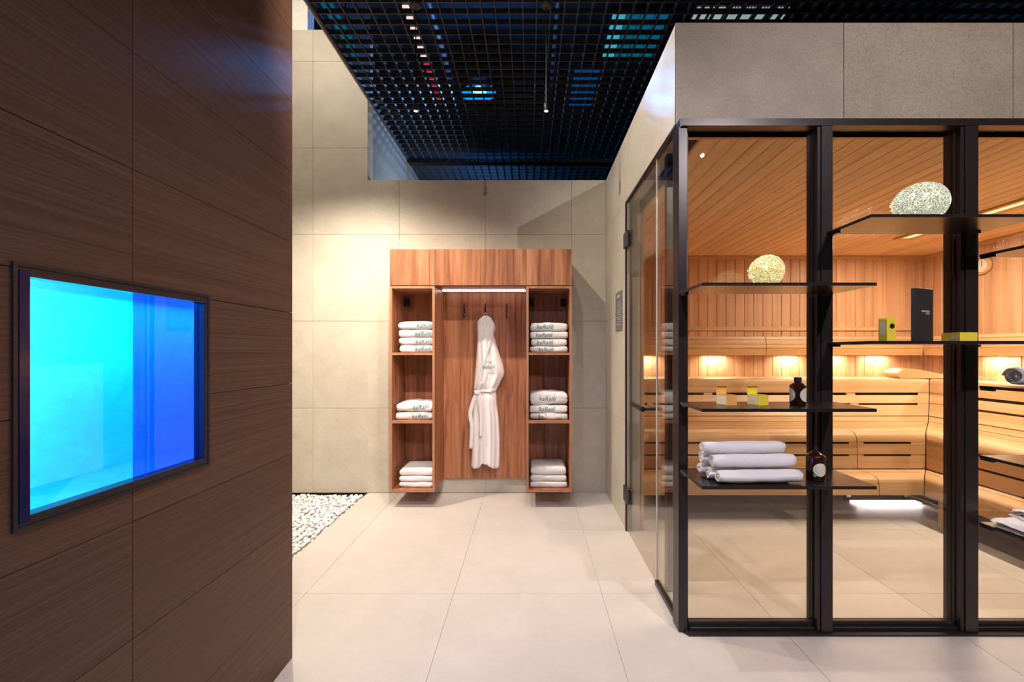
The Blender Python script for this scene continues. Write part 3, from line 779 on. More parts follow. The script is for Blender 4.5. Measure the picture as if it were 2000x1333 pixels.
box('jamb', (0.655, 0.70, 2.838, 2.8615, 0.0, 2.235), 'frame_metal', d1, 0.001)
for z0 in (1.93, 0.20):
    h = box('hinge', (0.648, 0.6655, 2.775, 2.885, z0, z0 + 0.105), 'hinge', d1, 0.003)
    box('hinge_plate', (0.675, 0.690, 2.775, 2.836, z0, z0 + 0.105), 'hinge', d1, 0.003)
hd = obj('handle', tube(BM(), [(0.622, 2.285, 0.905), (0.622, 2.52, 0.905)], 0.014, 12), 'black_metal', d1)
obj('handle_stem', tube(BM(), [(0.612, 2.30, 0.905), (0.722, 2.30, 0.905)], 0.0085, 12), 'black_metal', d1)
obj('inner_handle', tube(BM(), [(0.722, 2.285, 0.905), (0.722, 2.52, 0.905)], 0.010, 12), 'hem_yb', d1)

# wall sign
sg = thing('wall_sign', 'slim slate grey rules sign on the sauna side wall by the door', 'sign', (0.6615, 3.07, 1.378))
box('plate', (-0.006, 0.0, -0.105, 0.105, 0.0, 0.285), 'slate', sg, 0.001)
ltx = 'SAUNA\n\n90 °C\n15 min\n\n'
lettering('lettering', 'SAUNA', 0.034, 'white_ink', sg, (-0.0066, 0.0, 0.25), (math.pi / 2, 0, -math.pi / 2))
lb_ = BM()
for k in range(10): bx(lb_, -0.0068, -0.006, -0.08, 0.04 + 0.03 * math.sin(k * 2.3), 0.205 - 0.018 * k, 0.2085 - 0.018 * k)
obj('text_lines', lb_, 'white_ink', sg)

# ------------------------------------------------------------------ shelves on the front
def shelf(x0, x1, z, label):
    t = thing('wall_shelf', label, 'shelf', ((x0 + x1) / 2, 1.69, z), 0, 'black metal shelves on the sauna front')
    hw = (x1 - x0) / 2
    box('board', (-hw, hw, -0.119, 0.109, -0.012, 0.0), 'shelf_metal', t, 0.001)
    box('bracket', (-hw + 0.004, -hw + 0.018, 0.06, 0.109, -0.020, -0.012), 'black_metal', t)
    box('bracket', (hw - 0.05, hw - 0.036, 0.06, 0.109, -0.020, -0.012), 'black_metal', t)
    return z
SZ1 = shelf(0.650, 1.309, 1.482, 'black metal shelf carrying the smaller crackle glass lamp')
SZ2 = shelf(0.650, 1.309, 1.006, 'black metal shelf with two small open boxes and a bottle')
SZ3 = shelf(0.650, 1.309, 0.714, 'black metal shelf carrying the pile of rolled towels')
SZ4 = shelf(1.287, 1.930, 1.740, 'black metal shelf carrying the larger crackle glass lamp, highest of all')
SZ5 = shelf(1.287, 1.930, 1.262, 'black metal shelf with yellow boxes and a tall black box')
SZ6 = shelf(1.9385, 2.55, 1.640, 'black metal shelf at the right picture edge, topmost of four')
SZ7 = shelf(1.9385, 2.55, 1.075, 'black metal shelf at the right picture edge, second from top')
SZ8 = shelf(1.9385, 2.55, 0.776, 'black metal shelf at the right picture edge, third from top and bare')
SZ9 = shelf(1.9385, 2.55, 0.487, 'black metal shelf at the right picture edge, lowest of four')

# crackle glass lamps
def lamp(loc, rx, ry, rz_, tilt, mk, label, nb, seed):
    t = thing('crackle_lamp', label, 'lamp', loc, 0, 'crackle glass lamps on the shelves')
    bm = BM(); bmesh.ops.create_uvsphere(bm, u_segments=40, v_segments=24, radius=1)
    R = Matrix.Rotation(tilt, 3, 'Y')
    for v in bm.verts:
        k = 1 + 0.10 * v.co.x
        c = Vector((v.co.x * rx, v.co.y * ry * (k * 0.95), v.co.z * rz_ * k)); v.co = R @ c
    zmin = min(v.co.z for v in bm.verts)
    for v in bm.verts:
        v.co.z -= zmin
        if v.co.z < 0.006: v.co.z = 0.0
    obj('glass_body', bm, mk, t, True)
    r = random.Random(seed); sb = BM()
    for k in range(nb):
        d = Vector((r.gauss(0, 1), r.gauss(0, 1), r.gauss(0, 1))).normalized()
        c = R @ Vector((d.x * rx * 1.0, d.y * ry * 0.98, d.z * rz_ * (1 + 0.1 * d.x))); c.z -= zmin
        c.z = max(c.z, 0.008)
        m4 = Matrix.Translation(c); bmesh.ops.create_icosphere(sb, subdivisions=1, radius=0.0012, matrix=m4)
    so = obj('led_dots', sb, 'bulb', t); so['kind'] = 'stuff'
    obj('base_cap', lathe(BM(), [(0, 0.0), (0.018, 0.0), (0.018, 0.003), (0, 0.003)], 16), 'cap', t)
    return t
lamp((0.953, 1.68, SZ1), 0.066, 0.064, 0.064, 0.05, 'glitter_a', 'smaller gold speckled crackle glass lamp on the shelf left of the upright', 60, 1)
lamp((1.580, 1.69, SZ4), 0.100, 0.080, 0.082, -0.14, 'glitter_b', 'larger silver speckled egg shaped crackle glass lamp on the highest shelf', 80, 2)
lamp((2.36, 1.69, SZ6), 0.10, 0.09, 0.075, -0.1, 'glitter_b', 'crackle glass lamp past the right edge, seen as a glimmer in the glass', 30, 5)

# bottles
def bottle(loc, rz, label, h, r, pump):
    t = thing('bottle', label, 'bottle', loc, rz, 'amber bottles on the shelves')
    b = h * 0.70
    obj('glass_body', lathe(BM(), [(0, 0.001), (r * 0.93, 0.0), (r, 0.005), (r, b), (r * 0.95, b + h * 0.02), (r * 0.55, b + h * 0.09), (r * 0.36, b + h * 0.115), (r * 0.36, b + h * 0.14), (0, b + h * 0.14)], 40), 'amber', t, True)
    cr = r * (0.20 if pump else 0.47)
    z0 = b + h * 0.125
    obj('cap', lathe(BM(), [(0, z0), (cr, z0), (cr, h - 0.002), (cr * 0.93, h), (0, h)], 28), 'cap', t, False)
    return t
def disc_label(t, name, r, ang, zc, rad, mk, off=0.0006):
    """round paper label wrapped on the bottle"""
    bm = BM(); n = 20; rr_ = r + off
    def P(u, v): a = ang + u / rr_; return (rr_ * math.cos(a), rr_ * math.sin(a), zc + v)
    rings = []
    for q_ in (0.0, 0.4, 0.75, 1.0):
        rings.append([bm.verts.new(P(rad * q_ * math.cos(k * 2 * math.pi / n), rad * q_ * math.sin(k * 2 * math.pi / n))) for k in range(n)] if q_ else [bm.verts.new(P(0, 0))])
    for k in range(n): bm.faces.new((rings[0][0], rings[1][k], rings[1][(k + 1) % n]))
    for a_, b_ in zip(rings[1:], rings[2:]):
        for k in range(n): bm.faces.new((a_[k], b_[k], b_[(k + 1) % n], a_[(k + 1) % n]))
    return obj(name, bm, mk, t, True)
t = bottle((1.087, 1.69, SZ2), 0, 'dark amber bottle with black cap and two round labels beside the open boxes', 0.112, 0.029, False)
disc_label(t, 'paper_label', 0.029, math.radians(-123 + 68), 0.042, 0.028, 'cream_label')
disc_label(t, 'paper_label', 0.029, math.radians(-123 - 70), 0.042, 0.028, 'cream_label')
t = bottle((1.135, 1.655, SZ3), 0, 'dark amber bottle with slim neck and one round cream label beside the rolled towels', 0.134, 0.033, True)
disc_label(t, 'paper_label', 0.033, math.radians(-95), 0.046, 0.026, 'cream_label')
disc_label(t, 'green_mark', 0.033, math.radians(-128), 0.024, 0.006, 'green_ink', 0.0009)

# little open boxes
def open_box(loc, rz, label, main, face):
    t = thing('gift_box', label, 'box', loc, rz, 'small open boxes on the shelf')
    s = 0.027; h = 0.040
    bb = BM()
    for c in ((-s, s, -s, -s + 0.001), (-s, s, s - 0.001, s), (-s, -s + 0.001, -s + 0.001, s - 0.001), (s - 0.001, s, -s + 0.001, s - 0.001)): bx(bb, *c, 0, h)
    bx(bb, -s + 0.001, s - 0.001, -s + 0.001, s - 0.001, 0, 0.001)
    obj('body', bb, main, t)
    box('front_print', (-s - 0.0006, -s, -s + 0.002, s - 0.002, 0.003, h - 0.003), face, t)
    lid = BM(); bx(lid, -s, s, s - 0.001, s, 0, 0.052); bx(lid, -s, s, s - 0.010, s, 0.051, 0.052)
    o = obj('lid', lid, main, t); o.location = (-s * 0.0, 0, h - 0.004); o.scale = (1, 1, 0.75)
    obj('bar_of_soap', bx(BM(), -s + 0.004, s - 0.004, -s + 0.004, s - 0.004, 0.002, h - 0.006, 0.003, 2), face, t)
    return t
open_box((0.803, 1.70, SZ2), math.radians(20), 'small orange card box standing open with cream side, beside the yellow open one', 'orange_card', 'cream_card')
open_box((0.930, 1.70, SZ2), math.radians(20), 'small yellow card box standing open, between the orange box and the bottle', 'yellow_card', 'cream_card')

t = thing('gift_box', 'upright yellow card box with a black round spot on one side', 'box', (1.474, 1.72, SZ5), math.radians(4))
box('carton', (-0.0195, 0.0195, -0.0195, 0.0195, 0, 0.098), 'yellow_card', t, 0.0006)
q = BM(); bmesh.ops.create_circle(q, cap_ends=True, segments=20, radius=0.011, matrix=Matrix.Rotation(math.pi / 2, 4, 'X'))
o = obj('black_spot', q, 'cap', t); o.location = (0.003, -0.0199, 0.064)
box('pale_print', (-0.0199, -0.0195, -0.014, 0.014, 0.03, 0.085), 'cream_card', t)
t = thing('gift_box', 'tall matt black box with a small pale word, highest item on its shelf', 'box', (1.600, 1.70, SZ5), math.radians(20))
box('carton', (-0.060, 0.060, -0.0075, 0.0075, 0, 0.216), 'black_card', t, 0.002, 2)
lettering('lettering', 'BEAUSSIER', 0.0115, 'white_ink', t, (0.008, -0.0078, 0.123), (math.pi / 2, 0, 0))
lettering('lettering', 'HOME', 0.009, 'white_ink', t, (0.022, -0.0078, 0.113), (math.pi / 2, 0, 0))
t = thing('gift_box', 'flat yellow card box lying between the tall black box and the upright', 'box', (1.742, 1.692, SZ5), 0)
box('carton', (-0.035, 0.035, -0.038, 0.038, 0, 0.036), 'yellow_card', t, 0.0006)
box('front_print', (-0.0355, -0.035, -0.030, -0.002, 0.008, 0.026), 'cream_card', t)

# ------------------------------------------------------------------ towels
def roll_bm(L, R, seed):
    """rolled towel lying along X, spiral seen on its ends"""
    r = random.Random(seed); turns = 3.6; n = int(turns * 18); th = R / (turns + 0.4); bm = BM()
    xs = [i / 14 for i in range(15)]
    ph = r.uniform(0, 6.28); out, inn = [], []
    for i in range(n + 1):
        a = i / n * turns * 2 * math.pi; rad = R - th * (a / (2 * math.pi))
        out.append((rad, a + ph)); inn.append((max(rad - th * 0.93, 0.001), a + ph))
    prof = out + inn[::-1]; m = len(prof); rings = []
    for xi, u in enumerate(xs):
        e = 1 - 0.10 * (abs(2 * u - 1) ** 8); ring = []
        for k, (rad, a) in enumerate(prof):
            w_ = noise.noise(Vector((u * 5 + seed, math.cos(a) * 1.2, math.sin(a) * 1.2))) * 0.0035 * (rad / R)
            rr_ = rad * e + w_
            xo = (u - 0.5) * L + (0.007 * noise.noise(Vector((a * 0.8, rad * 60, seed))) if xi in (0, 14) else 0)
            ring.append(bm.verts.new((xo, rr_ * math.cos(a), R + rr_ * math.sin(a) * 0.98)))
        rings.append(ring)
    for a_, b_ in zip(rings, rings[1:]):
        for k in range(m): bm.faces.new((a_[k], a_[(k + 1) % m], b_[(k + 1) % m], b_[k]))
    for ring, fl in ((rings[0], False), (rings[-1], True)):
        for k in range(n):
            q_ = [ring[k], ring[k + 1], ring[m - 2 - k], ring[m - 1 - k]]
            bm.faces.new(q_ if not fl else q_[::-1])
    return bm


def rolled(loc, rz, L, R, seed, label, grp='rolled towels on the shelf'):
    o = obj('rolled_towel', roll_bm(L, R, seed), 'towel', None, True); o.location = loc; o.rotation_euler = (0, 0, rz)
    tag(o, label, 'towel', grp); return o


R_ = 0.0285; L_ = 0.325; dz = R_ * 1.72
bz = SZ3 + 0.0
def RY(y): return 0.90 + (y - 1.61) * 0.0
pos = [(0.886, 1.612, 0, 'front roll of the bottom row of towels'), (0.872, 1.668, 0, 'middle roll of the bottom row of towels'), (0.862, 1.724, 0, 'rear roll of the bottom row of towels'),
       (0.876, 1.640, 1, 'front roll of the middle row of towels'), (0.858, 1.696, 1, 'rear roll of the middle row of towels'), (0.852, 1.668, 2, 'single top roll of the towel pile')]
for i, (x, y, lv, lb_t) in enumerate(pos):
    rolled((x, y, bz + dz * lv), math.radians(2.0), L_, R_, 11 + i, 'rolled white towel, %s beside the bottle' % lb_t)
rolled((2.20, 1.745, SZ7), math.radians(3), 0.38, 0.043, 31, 'thick rolled white towel cut by the right picture edge', None)


def slab_bm(w_, d_, h_, seed, amp=0.004, sag=0.0, nx=18, ny=10, nz=6, p=4.0):
    """soft folded slab, base at z=0, front at -d/2"""
    bm = BM(); off = Vector((seed * 3.7, seed * 1.3, 0))
    def shape(u, v, s):
        # u,v,s in -1..1 on the cube surface: pull the corners in
        x, y, z = u, v, s
        kx = (1 - 0.5 * abs(z) ** p * 0.10); 
        ry = 1 - 0.07 * abs(z) ** 4
        rx = 1 - 0.045 * abs(z) ** 4
        rz = 1 - 0.09 * abs(x) ** 12 - 0.08 * abs(y) ** 12
        P = Vector((x * rx * w_ / 2, y * ry * d_ / 2, z * rz * h_ / 2))
        q_ = Vector((P.x * 14, P.y * 10, P.z * 30)) + off
        P.x += amp * 0.8 * noise.noise(q_); P.y += amp * noise.noise(q_ + Vector((9, 0, 0)))
        P.z += amp * 0.9 * noise.noise(Vector((P.x * 16, P.y * 12, 0.5 * s)) + off)
        P.z += h_ / 2 - sag * abs(x) ** 2 * h_ * (0.5 if z > 0 else 0.0)
        P.z = max(P.z, 0.0)
        return P
    grids = []
    def face(fn, a, b):
        g = [[bm.verts.new(shape(*fn(-1 + 2 * i / a, -1 + 2 * j / b))) for j in range(b + 1)] for i in range(a + 1)]
        for i in range(a):
            for j in range(b): bm.faces.new((g[i][j], g[i + 1][j], g[i + 1][j + 1], g[i][j + 1]))
    face(lambda i, j: (i, j, 1), nx, ny); face(lambda i, j: (i, j, -1), nx, ny)
    face(lambda i, j: (i, -1, j), nx, nz); face(lambda i, j: (i, 1, j), nx, nz)
    face(lambda i, j: (-1, i, j), ny, nz); face(lambda i, j: (1, i, j), ny, nz)
    bmesh.ops.remove_doubles(bm, verts=bm.verts[:], dist=1e-5)
    return bm


LOGO = None
def folded(kind, x, y, z, w_, d_, h_, seed, label, grp, logo_x=None, amp=0.004, sag=0.2, rz=0.0):
    t = thing('folded_bathrobe' if kind == 'robe' else 'folded_towel', label, 'bathrobe' if kind == 'robe' else 'towel', (x, y, z), rz, grp)
    if kind == 'robe':
        # two fabric layers show on the front edge: the lower fold slightly narrower
        obj('cloth', slab_bm(w_, d_, h_ * 0.99, seed, amp, sag), 'robe', t, True)
        obj('pocket_seam', bx(BM(), logo_x - 0.062, logo_x - 0.060, -d_ / 2 - 0.0032, -d_ / 2 + 0.01, h_ * 0.14, h_ * 0.86), 'seam_thread', t)
        obj('pocket_seam', bx(BM(), logo_x + 0.052, logo_x + 0.0535, -d_ / 2 - 0.0032, -d_ / 2 + 0.01, h_ * 0.14, h_ * 0.86), 'seam_thread', t)
        s_ = min(0.048, h_ * 0.86)
        lettering('embroidery', 'kaRahl', s_, 'teal_thread', t, (logo_x, -d_ / 2 - 0.0036, h_ * 0.46), (math.pi / 2, 0, 0), 0.25)
    else:
        obj('cloth', slab_bm(w_, d_, h_ * 0.99, seed, amp, sag * 0.5), 'towel', t, True)
    return t


# ------------------------------------------------------------------ wall wardrobe
YF, YB = 3.25, 3.612; T = 0.018
CX = [-1.0886, -0.738, -0.024, 0.331]
ZT, ZM, ZB = 2.0215, 1.738, 0.127
def unit(x0, x1, label):
    t = thing('open_shelf_unit', label, 'shelf unit', ((x0 + x1) / 2, YB, ZB), 0, 'walnut open shelf units')
    hw = (x1 - x0) / 2; D = YF - YB; H = ZM - ZB - 0.004
    box('side_panel', (-hw, -hw + T, D, 0, 0, H), 'walnut', t); box('side_panel', (hw - T, hw, D, 0, 0, H), 'walnut', t)
    box('top_panel', (-hw + T, hw - T, D, 0, H - T, H), 'walnut', t)
    box('bottom_panel', (-hw + T, hw - T, D, 0, 0, T), 'walnut', t)
    box('back_panel', (-hw + T, hw - T, -0.03, -0.012, T, H - T), 'walnut', t)
    for z in (1.196, 0.664): box('shelf', (-hw + T, hw - T, D + 0.002, -0.03, z - ZB, z - ZB + 0.02), 'walnut', t)
    eb = BM()
    bx(eb, -hw, -hw + T, D - 0.0012, D, 0, H); bx(eb, hw - T, hw, D - 0.0012, D, 0, H)
    bx(eb, -hw + T, hw - T, D - 0.0012, D, H - T, H); bx(eb, -hw + T, hw - T, D - 0.0012, D, 0, T)
    for z in (1.196, 0.664): bx(eb, -hw + T, hw - T, D + 0.0008, D + 0.002, z - ZB, z - ZB + 0.02)
    obj('edging', eb, 'walnut_edge', t)
    for s in (-1, 1):
        xx = s * (hw - T - 0.024)
        box('bracket', (xx - 0.022, xx + 0.022, -0.055, -0.03, H - T - 0.105, H - T - 0.045), 'cap', t, 0.002)
    return t
unit(CX[0], CX[1], 'tall walnut open shelf unit on the wall, left of the hanging robe')
unit(CX[2], CX[3], 'tall walnut open shelf unit on the wall, right of the hanging robe')
oc = thing('overhead_cabinet', 'long walnut overhead cabinet with four doors above the shelf units', 'cabinet', (-0.379, YB, ZM))
W2 = (CX[3] - CX[0]) / 2; D = YF - YB
box('body', (-W2, W2, D + 0.021, 0, 0.0, ZT - ZM), 'walnut', oc)
for a, b in zip((CX[0], CX[1], -0.383, CX[2]), (CX[1], -0.383, CX[2], CX[3])):
    box('door', (a + 0.379 + 0.0012, b + 0.379 - 0.0012, D, D + 0.02, 0.002, ZT - ZM - 0.0005), 'walnut', oc, 0.0006)
bp_ = thing('robe_panel', 'recessed walnut wall panel with three hooks between the shelf units', 'panel', (-0.381, YB, 0.132))
box('back_board', (CX[1] + 0.381 + 0.001, CX[2] + 0.381 - 0.001, -0.020, 0, 0, ZM - 0.132 - 0.003), 'walnut', bp_)
box('led_strip', (CX[1] + 0.381 + 0.01, CX[2] + 0.381 - 0.01, -0.125, -0.110, 1.596, 1.602), 'led_white', bp_)
for i, hx in enumerate((-0.556, -0.377, -0.193)):
    h = obj('hook', tube(BM(), [(0, -0.020, 0.055), (0, -0.036, 0.056), (0, -0.044, 0.040), (0, -0.040, 0.0), (0, -0.034, -0.04), (0.002 * (i - 1), -0.046, -0.056), (0.002 * (i - 1), -0.062, -0.046)],
                       [0.005, 0.006, 0.0065, 0.0065, 0.0065, 0.006, 0.005], 8), 'cap', bp_, True)
    h.location = (hx + 0.381, 0, 1.575 - 0.132)

# stacks in the shelf units
ORD4 = ['topmost', 'second from top', 'third from top', 'lowest']; ORD3 = ['topmost', 'middle', 'lowest']; ORD2 = ['upper', 'lower']
def stack(kind, x, z, w_, d_, hs, ords, place, grp, lx, seed, amp=0.004, yfr=3.285, jit=0.006, sag=0.2):
    n = len(hs); zz = z; r = random.Random(seed)
    for k in range(n):
        idx = n - 1 - k
        lab = ('folded white bathrobe' if kind == 'robe' else 'folded white towel') + ', %s of %s in %s' % (ords[idx], {4: 'four', 3: 'three', 2: 'two'}[n], place)
        folded(kind, x + r.uniform(-jit, jit), yfr + d_ / 2 + r.uniform(0, 0.008), zz, w_ * r.uniform(0.97, 1.02), d_, hs[k] - 0.0005, seed * 10 + k, lab, grp,
               None if lx is None else lx + r.uniform(-0.01, 0.01), amp, sag if idx == 0 else 0.05)
        zz += hs[k]
S1, S2, S0 = 1.216, 0.684, ZB + T
XL = -0.896; XR = 0.1535
stack('robe', XL, S1, 0.268, 0.27, [0.060, 0.060, 0.064, 0.066], ORD4, 'top opening of left shelf unit', 'bathrobes in the left shelf unit', 0.062, 2, amp=0.005, jit=0.003)
stack('robe', XL - 0.013, S2, 0.290, 0.27, [0.064, 0.078], ORD2, 'middle opening of left shelf unit', 'bathrobes in the left shelf unit', 0.045, 3, amp=0.009, jit=0.003)
stack('towel', XL, S0, 0.268, 0.27, [0.046, 0.046, 0.056], ORD3, 'bottom opening of left shelf unit', 'towels in the left shelf unit', None, 4, yfr=3.30, jit=0.003)
stack('robe', XR, S1, 0.292, 0.27, [0.052, 0.058, 0.060, 0.068], ORD4, 'top opening of right shelf unit', 'bathrobes in the right shelf unit', -0.035, 5, amp=0.005, jit=0.002)
stack('robe', XR, S2, 0.298, 0.27, [0.056, 0.062, 0.105], ORD3, 'middle opening of right shelf unit', 'bathrobes in the right shelf unit', -0.02, 6, amp=0.010, jit=0.002)
stack('towel', XR, S0, 0.288, 0.27, [0.050, 0.052, 0.062], ORD3, 'bottom opening of right shelf unit', 'towels in the right shelf unit', None, 7, yfr=3.295, jit=0.003)
# folded towels on the lowest right-edge shelf
def crumpled(x, y, z, w_, d_, n, seed, rz, label):
    """loosely folded towel: wavy layers of cloth, each ending in a rounded fold"""
    bm = BM(); th = 0.0065; r = random.Random(seed)
    for k in range(n):
        off = Vector((seed + k * 4.1, k, 0)); zo = 0.002 + k * (th + 0.0035); x0 = r.uniform(-0.014, 0.014); ww = w_ * r.uniform(0.9, 1.0); dd = d_ * r.uniform(0.88, 1.0)
        nx, ny = 26, 14; top, bot = [], []
        for i in range(nx + 1):
            tr, br = [], []
            for j in range(ny + 1):
                u, v = 2 * i / nx - 1, 2 * j / ny - 1
                xx = x0 + u * ww / 2 * (1 - 0.05 * v * v) + 0.008 * noise.noise(Vector((v * 3, u, k)) + off)
                yy = v * dd / 2 + 0.008 * noise.noise(Vector((u * 3, v, k + 9)) + off)
                wv = (0.5 + 0.5 * k / n) * 0.014 * (noise.noise(Vector((u * 3.2, v * 1.8, seed))) + 0.45)
                e = max(0.0, 1 - max(abs(u), abs(v)) ** 10) ** 0.5
                tr.append(bm.verts.new((xx, yy, zo + wv + th / 2 + th / 2 * e + 0.001 * noise.noise(Vector((u * 14, v * 14, k))))))
                br.append(bm.verts.new((xx, yy, max(0.0, zo + wv + th / 2 - th / 2 * e) if k else max(0.0, zo + th / 2 - th / 2 * e - 0.002))))
            top.append(tr); bot.append(br)
        for i in range(nx):
            for j in range(ny):
                bm.faces.new((top[i][j], top[i + 1][j], top[i + 1][j + 1], top[i][j + 1])); bm.faces.new((bot[i][j], bot[i][j + 1], bot[i + 1][j + 1], bot[i + 1][j]))
        for i in range(nx):
            for jj in (0, ny): bm.faces.new((top[i][jj], top[i + 1][jj], bot[i + 1][jj], bot[i][jj]))
        for j in range(ny):
            for ii in (0, nx): bm.faces.new((top[ii][j], top[ii][j + 1], bot[ii][j + 1], bot[ii][j]))
    o = obj('folded_towel', bm, 'towel', None, True); o.location = (x, y, z); o.rotation_euler = (0, 0, rz)
    tag(o, label, 'towel', 'towels on the lowest edge shelf')
crumpled(2.075, 1.690, SZ9, 0.27, 0.16, 3, 5, math.radians(6), 'crumpled white towel on the lowest edge shelf, under the other')
crumpled(2.150, 1.705, SZ9 + 0.032, 0.25, 0.15, 3, 9, math.radians(-8), 'crumpled white towel on the lowest edge shelf, on top of the other')

# ------------------------------------------------------------------ hanging robe
RY0 = 3.556                                           # plane of the cloth's back
def px2(x, y, Y=3.53): return ((x - 1034) * Y / 815, EYE + (688 - y) * Y / 815)
Lf = [(944, 617), (936, 622), (932, 628), (931, 640), (932, 655), (930, 690), (928, 720), (926, 745), (925, 763), (925, 775), (923, 790), (922, 830), (921, 870), (920, 905), (919, 912)]
Rt = [(951, 617), (958, 619), (961, 625), (966, 634), (967, 642), (964, 655), (969, 672), (975, 692), (982, 712), (985, 726), (984, 734), (976, 750), (969, 764), (970, 790), (974, 820), (976, 860), (976, 890), (975, 912)]
def edge(pts, y):
    for a, b in zip(pts, pts[1:]):
        if a[1] <= y <= b[1]:
            t_ = (y - a[1]) / max(1e-6, b[1] - a[1]); return a[0] + (b[0] - a[0]) * t_
    return pts[-1][0] if y > pts[-1][1] else pts[0][0]
def robe_depth(u, py):
    """thickness of the gathered cloth in front of its back plane"""
    body = 0.050 if py < 760 else 0.046
    wst = math.exp(-((py - 766) / 9.0) ** 2) * 0.012
    k = max(0.0, 1 - abs(2 * u - 1) ** 2.6) ** 0.5
    fold = 0.0
    if py > 770: 
        f_ = min(1, (py - 770) / 40)
        fold = f_ * (0.010 * math.sin(u * 19 + 0.6) + 0.005 * math.sin(u * 37 + py * 0.01)) - f_ * 0.020 * math.exp(-((u - 0.47) / 0.028) ** 2)
    else:
        f_ = min(1, (py - 617) / 60)
        fold = f_ * (0.007 * math.sin(u * 15 + py * 0.02) + 0.003 * math.sin(u * 31 - py * 0.03))
        fold -= 0.007 * math.exp(-((u - 0.5) / 0.05) ** 2) * math.exp(-((py - 630) / 14) ** 2)
        # step where the front edge crosses over
        xl = 967 + (933 - 967) * (py - 650) / 90
        if 640 < py < 765:
            L0, R0 = edge(Lf, py), edge(Rt, py); uc = (xl - L0) / max(1, R0 - L0)
            fold += 0.010 / (1 + math.exp((u - uc) * 55)) - 0.005
    return (body - wst) * k * (0.75 + 0.25 * min(1, (py - 612) / 40)) + fold * k
def robe_pt(u, py, off=0.0):
    L0, R0 = edge(Lf, py), edge(Rt, py)
    pyy = py
    if py > 900: pyy = py + 4 * math.sin(u * 9) * (py - 900) / 12 - 5 * math.exp(-((u - 0.40) / 0.06) ** 2) * (py - 900) / 12
    x, z = px2(L0 + (R0 - L0) * u, pyy)
    return Vector((x, RY0 - robe_depth(u, py) - off, z))
def robe_at(px_, py, off=0.0):
    L0, R0 = edge(Lf, py), edge(Rt, py); u = min(0.97, max(0.03, (px_ - L0) / (R0 - L0)))
    x, z = px2(px_, py); return Vector((x, RY0 - robe_depth(u, py) - off, z))
rb = thing('bathrobe', 'white bathrobe with tied belt hanging from the middle hook', 'bathrobe', (-0.377, 3.54, 0.25))
bm = BM(); rows, cols = 90, 44; F = []; Bk = []
for i in range(rows + 1):
    py = 617 + 295 * i / rows
    F.append([bm.verts.new(robe_pt(j / cols, py) - rb.location) for j in range(cols + 1)])
    Bk.append([bm.verts.new(Vector((v.co.x, RY0 + 0.004 - rb.location.y, v.co.z))) for v in F[-1]])
for i in range(rows):
    for j in range(cols):
        bm.faces.new((F[i][j], F[i][j + 1], F[i + 1][j + 1], F[i + 1][j])); bm.faces.new((Bk[i][j], Bk[i + 1][j], Bk[i + 1][j + 1], Bk[i][j + 1]))
    bm.faces.new((F[i][0], F[i + 1][0], Bk[i + 1][0], Bk[i][0])); bm.faces.new((F[i][cols], Bk[i][cols], Bk[i + 1][cols], F[i + 1][cols]))
for j in range(cols):
    bm.faces.new((F[0][j], Bk[0][j], Bk[0][j + 1], F[0][j + 1])); bm.faces.new((F[rows][j], F[rows][j + 1], Bk[rows][j + 1], Bk[rows][j]))
obj('cloth', bm, 'robe', rb, True)
def strip(name, pts, wpx, mk, off=0.003, th=0.003, fn=robe_at):
    """cloth band following pixel-plane points laid on the robe"""
    bm = BM(); rows_ = []
    P = arc([(a, b) for a, b in pts], 6)
    for i, (x, y) in enumerate(P):
        a = Vector(P[max(i - 1, 0)]); b = Vector(P[min(i + 1, len(P) - 1)]); t_ = (b - a).normalized(); nn = Vector((-t_.y, t_.x))
        w2 = (wpx[0] + (wpx[1] - wpx[0]) * i / (len(P) - 1)) / 2 if isinstance(wpx, tuple) else wpx / 2
        r_ = []
        for s in (-1, -0.4, 0.4, 1):
            q_ = fn(x + nn.x * w2 * s, y + nn.y * w2 * s, off + (th if abs(s) < 0.9 else 0)); r_.append(bm.verts.new(q_ - rb.location))
        for s in (1, -1):
            q_ = fn(x + nn.x * w2 * s, y + nn.y * w2 * s, -0.001); r_.append(bm.verts.new(q_ - rb.location))
        rows_.append(r_)
    for a, b in zip(rows_, rows_[1:]):
        for k in range(6): bm.faces.new((a[k], a[(k + 1) % 6], b[(k + 1) % 6], b[k]))
    bm.faces.new(rows_[0]); bm.faces.new(rows_[-1][::-1])
    return obj(name, bm, mk, rb, True)
flat = lambda x, y, off: Vector((px2(x, y)[0], RY0 - 0.034 - off, px2(x, y)[1]))
strip('lapel', [(962, 640), (956, 680), (945, 712), (936, 745), (930, 762)], (5, 7), 'robe', 0.003, 0.003)
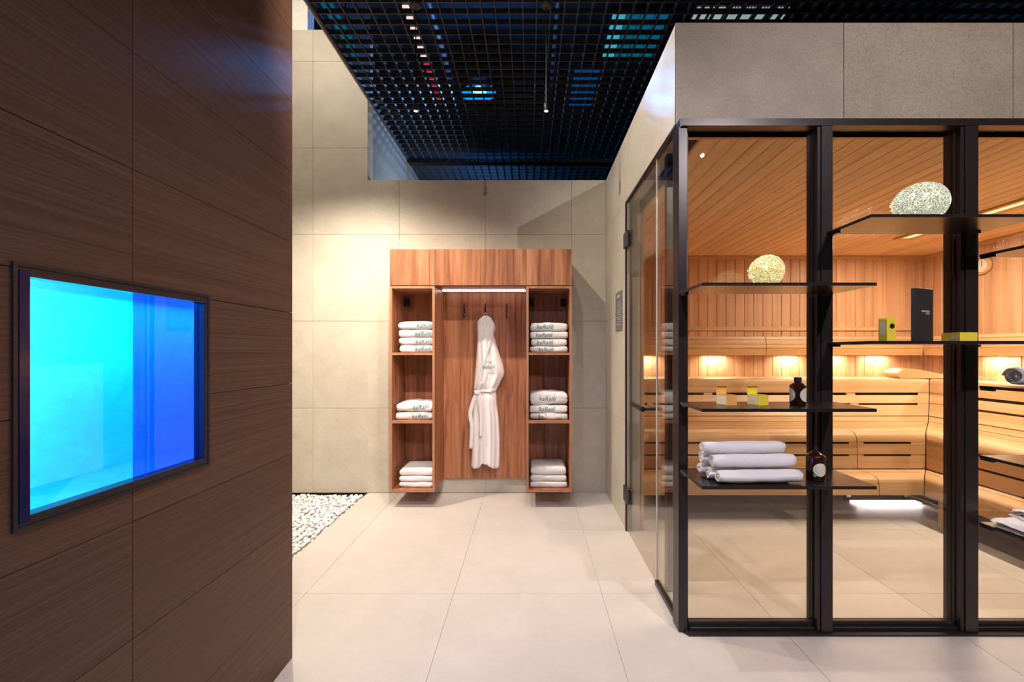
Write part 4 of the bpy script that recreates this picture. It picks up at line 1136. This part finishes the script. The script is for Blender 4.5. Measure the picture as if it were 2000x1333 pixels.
strip('belt', [(926, 767), (940, 764), (955, 764), (969, 762)], 6, 'robe', 0.010, 0.004)
strip('belt_loop', [(933, 768), (936, 756), (941, 746)], (9, 8), 'robe', 0.012, 0.004)
strip('belt_tail', [(933, 766), (925, 785), (919, 808), (922, 835), (920, 876)], (9, 7), 'robe', 0.012, 0.003, flat)
strip('belt_tail', [(935, 768), (937, 795), (940, 825), (939, 852)], (9, 7), 'robe', 0.012, 0.003)
kb = BM(); bmesh.ops.create_uvsphere(kb, u_segments=16, v_segments=10, radius=0.020)
for v in kb.verts: v.co.x *= 1.1; v.co.y *= 0.6; v.co *= 1 + 0.15 * noise.noise(v.co * 60)
ko = obj('belt_knot', kb, 'robe', rb, True); kx, kz = px2(932, 767); ko.location = Vector((kx, RY0 - 0.052, kz)) - rb.location
# chest pocket with embroidery
bm = BM(); g = []
for i in range(9):
    row = []
    for j in range(9):
        x = 954 + 20 * j / 8 + 2.0 * i / 8 ; y = 692 + 36 * i / 8 + 2 * j / 8
        row.append(bm.verts.new(robe_at(x - 4, y, 0.003 + (0.001 if 0 < i < 8 and 0 < j < 8 else 0)) - rb.location))
    g.append(row)
for i in range(8):
    for j in range(8): bm.faces.new((g[i][j], g[i][j + 1], g[i + 1][j + 1], g[i + 1][j]))
obj('pocket', bm, 'robe', rb, True)
for txt, x, y, s in (('kaRahl', 955, 717, 0.040), ('~o', 956, 707, 0.040)):
    q_ = robe_at(x, y, 0.012)
    lettering('embroidery', txt, s, 'teal_thread', rb, q_ - rb.location, (math.pi / 2, 0, math.radians(-6)), 0.2)
lx, lz = px2(948, 617)
obj('hanging_loop', tube(BM(), [Vector((lx - 0.008, RY0 - 0.02, lz)) - rb.location, Vector((lx - 0.006, RY0 - 0.03, lz + 0.02)) - rb.location, Vector((lx, RY0 - 0.036, lz + 0.024)) - rb.location,
                          Vector((lx + 0.006, RY0 - 0.03, lz + 0.02)) - rb.location, Vector((lx + 0.008, RY0 - 0.02, lz)) - rb.location], 0.0022, 6), 'robe', rb, True)
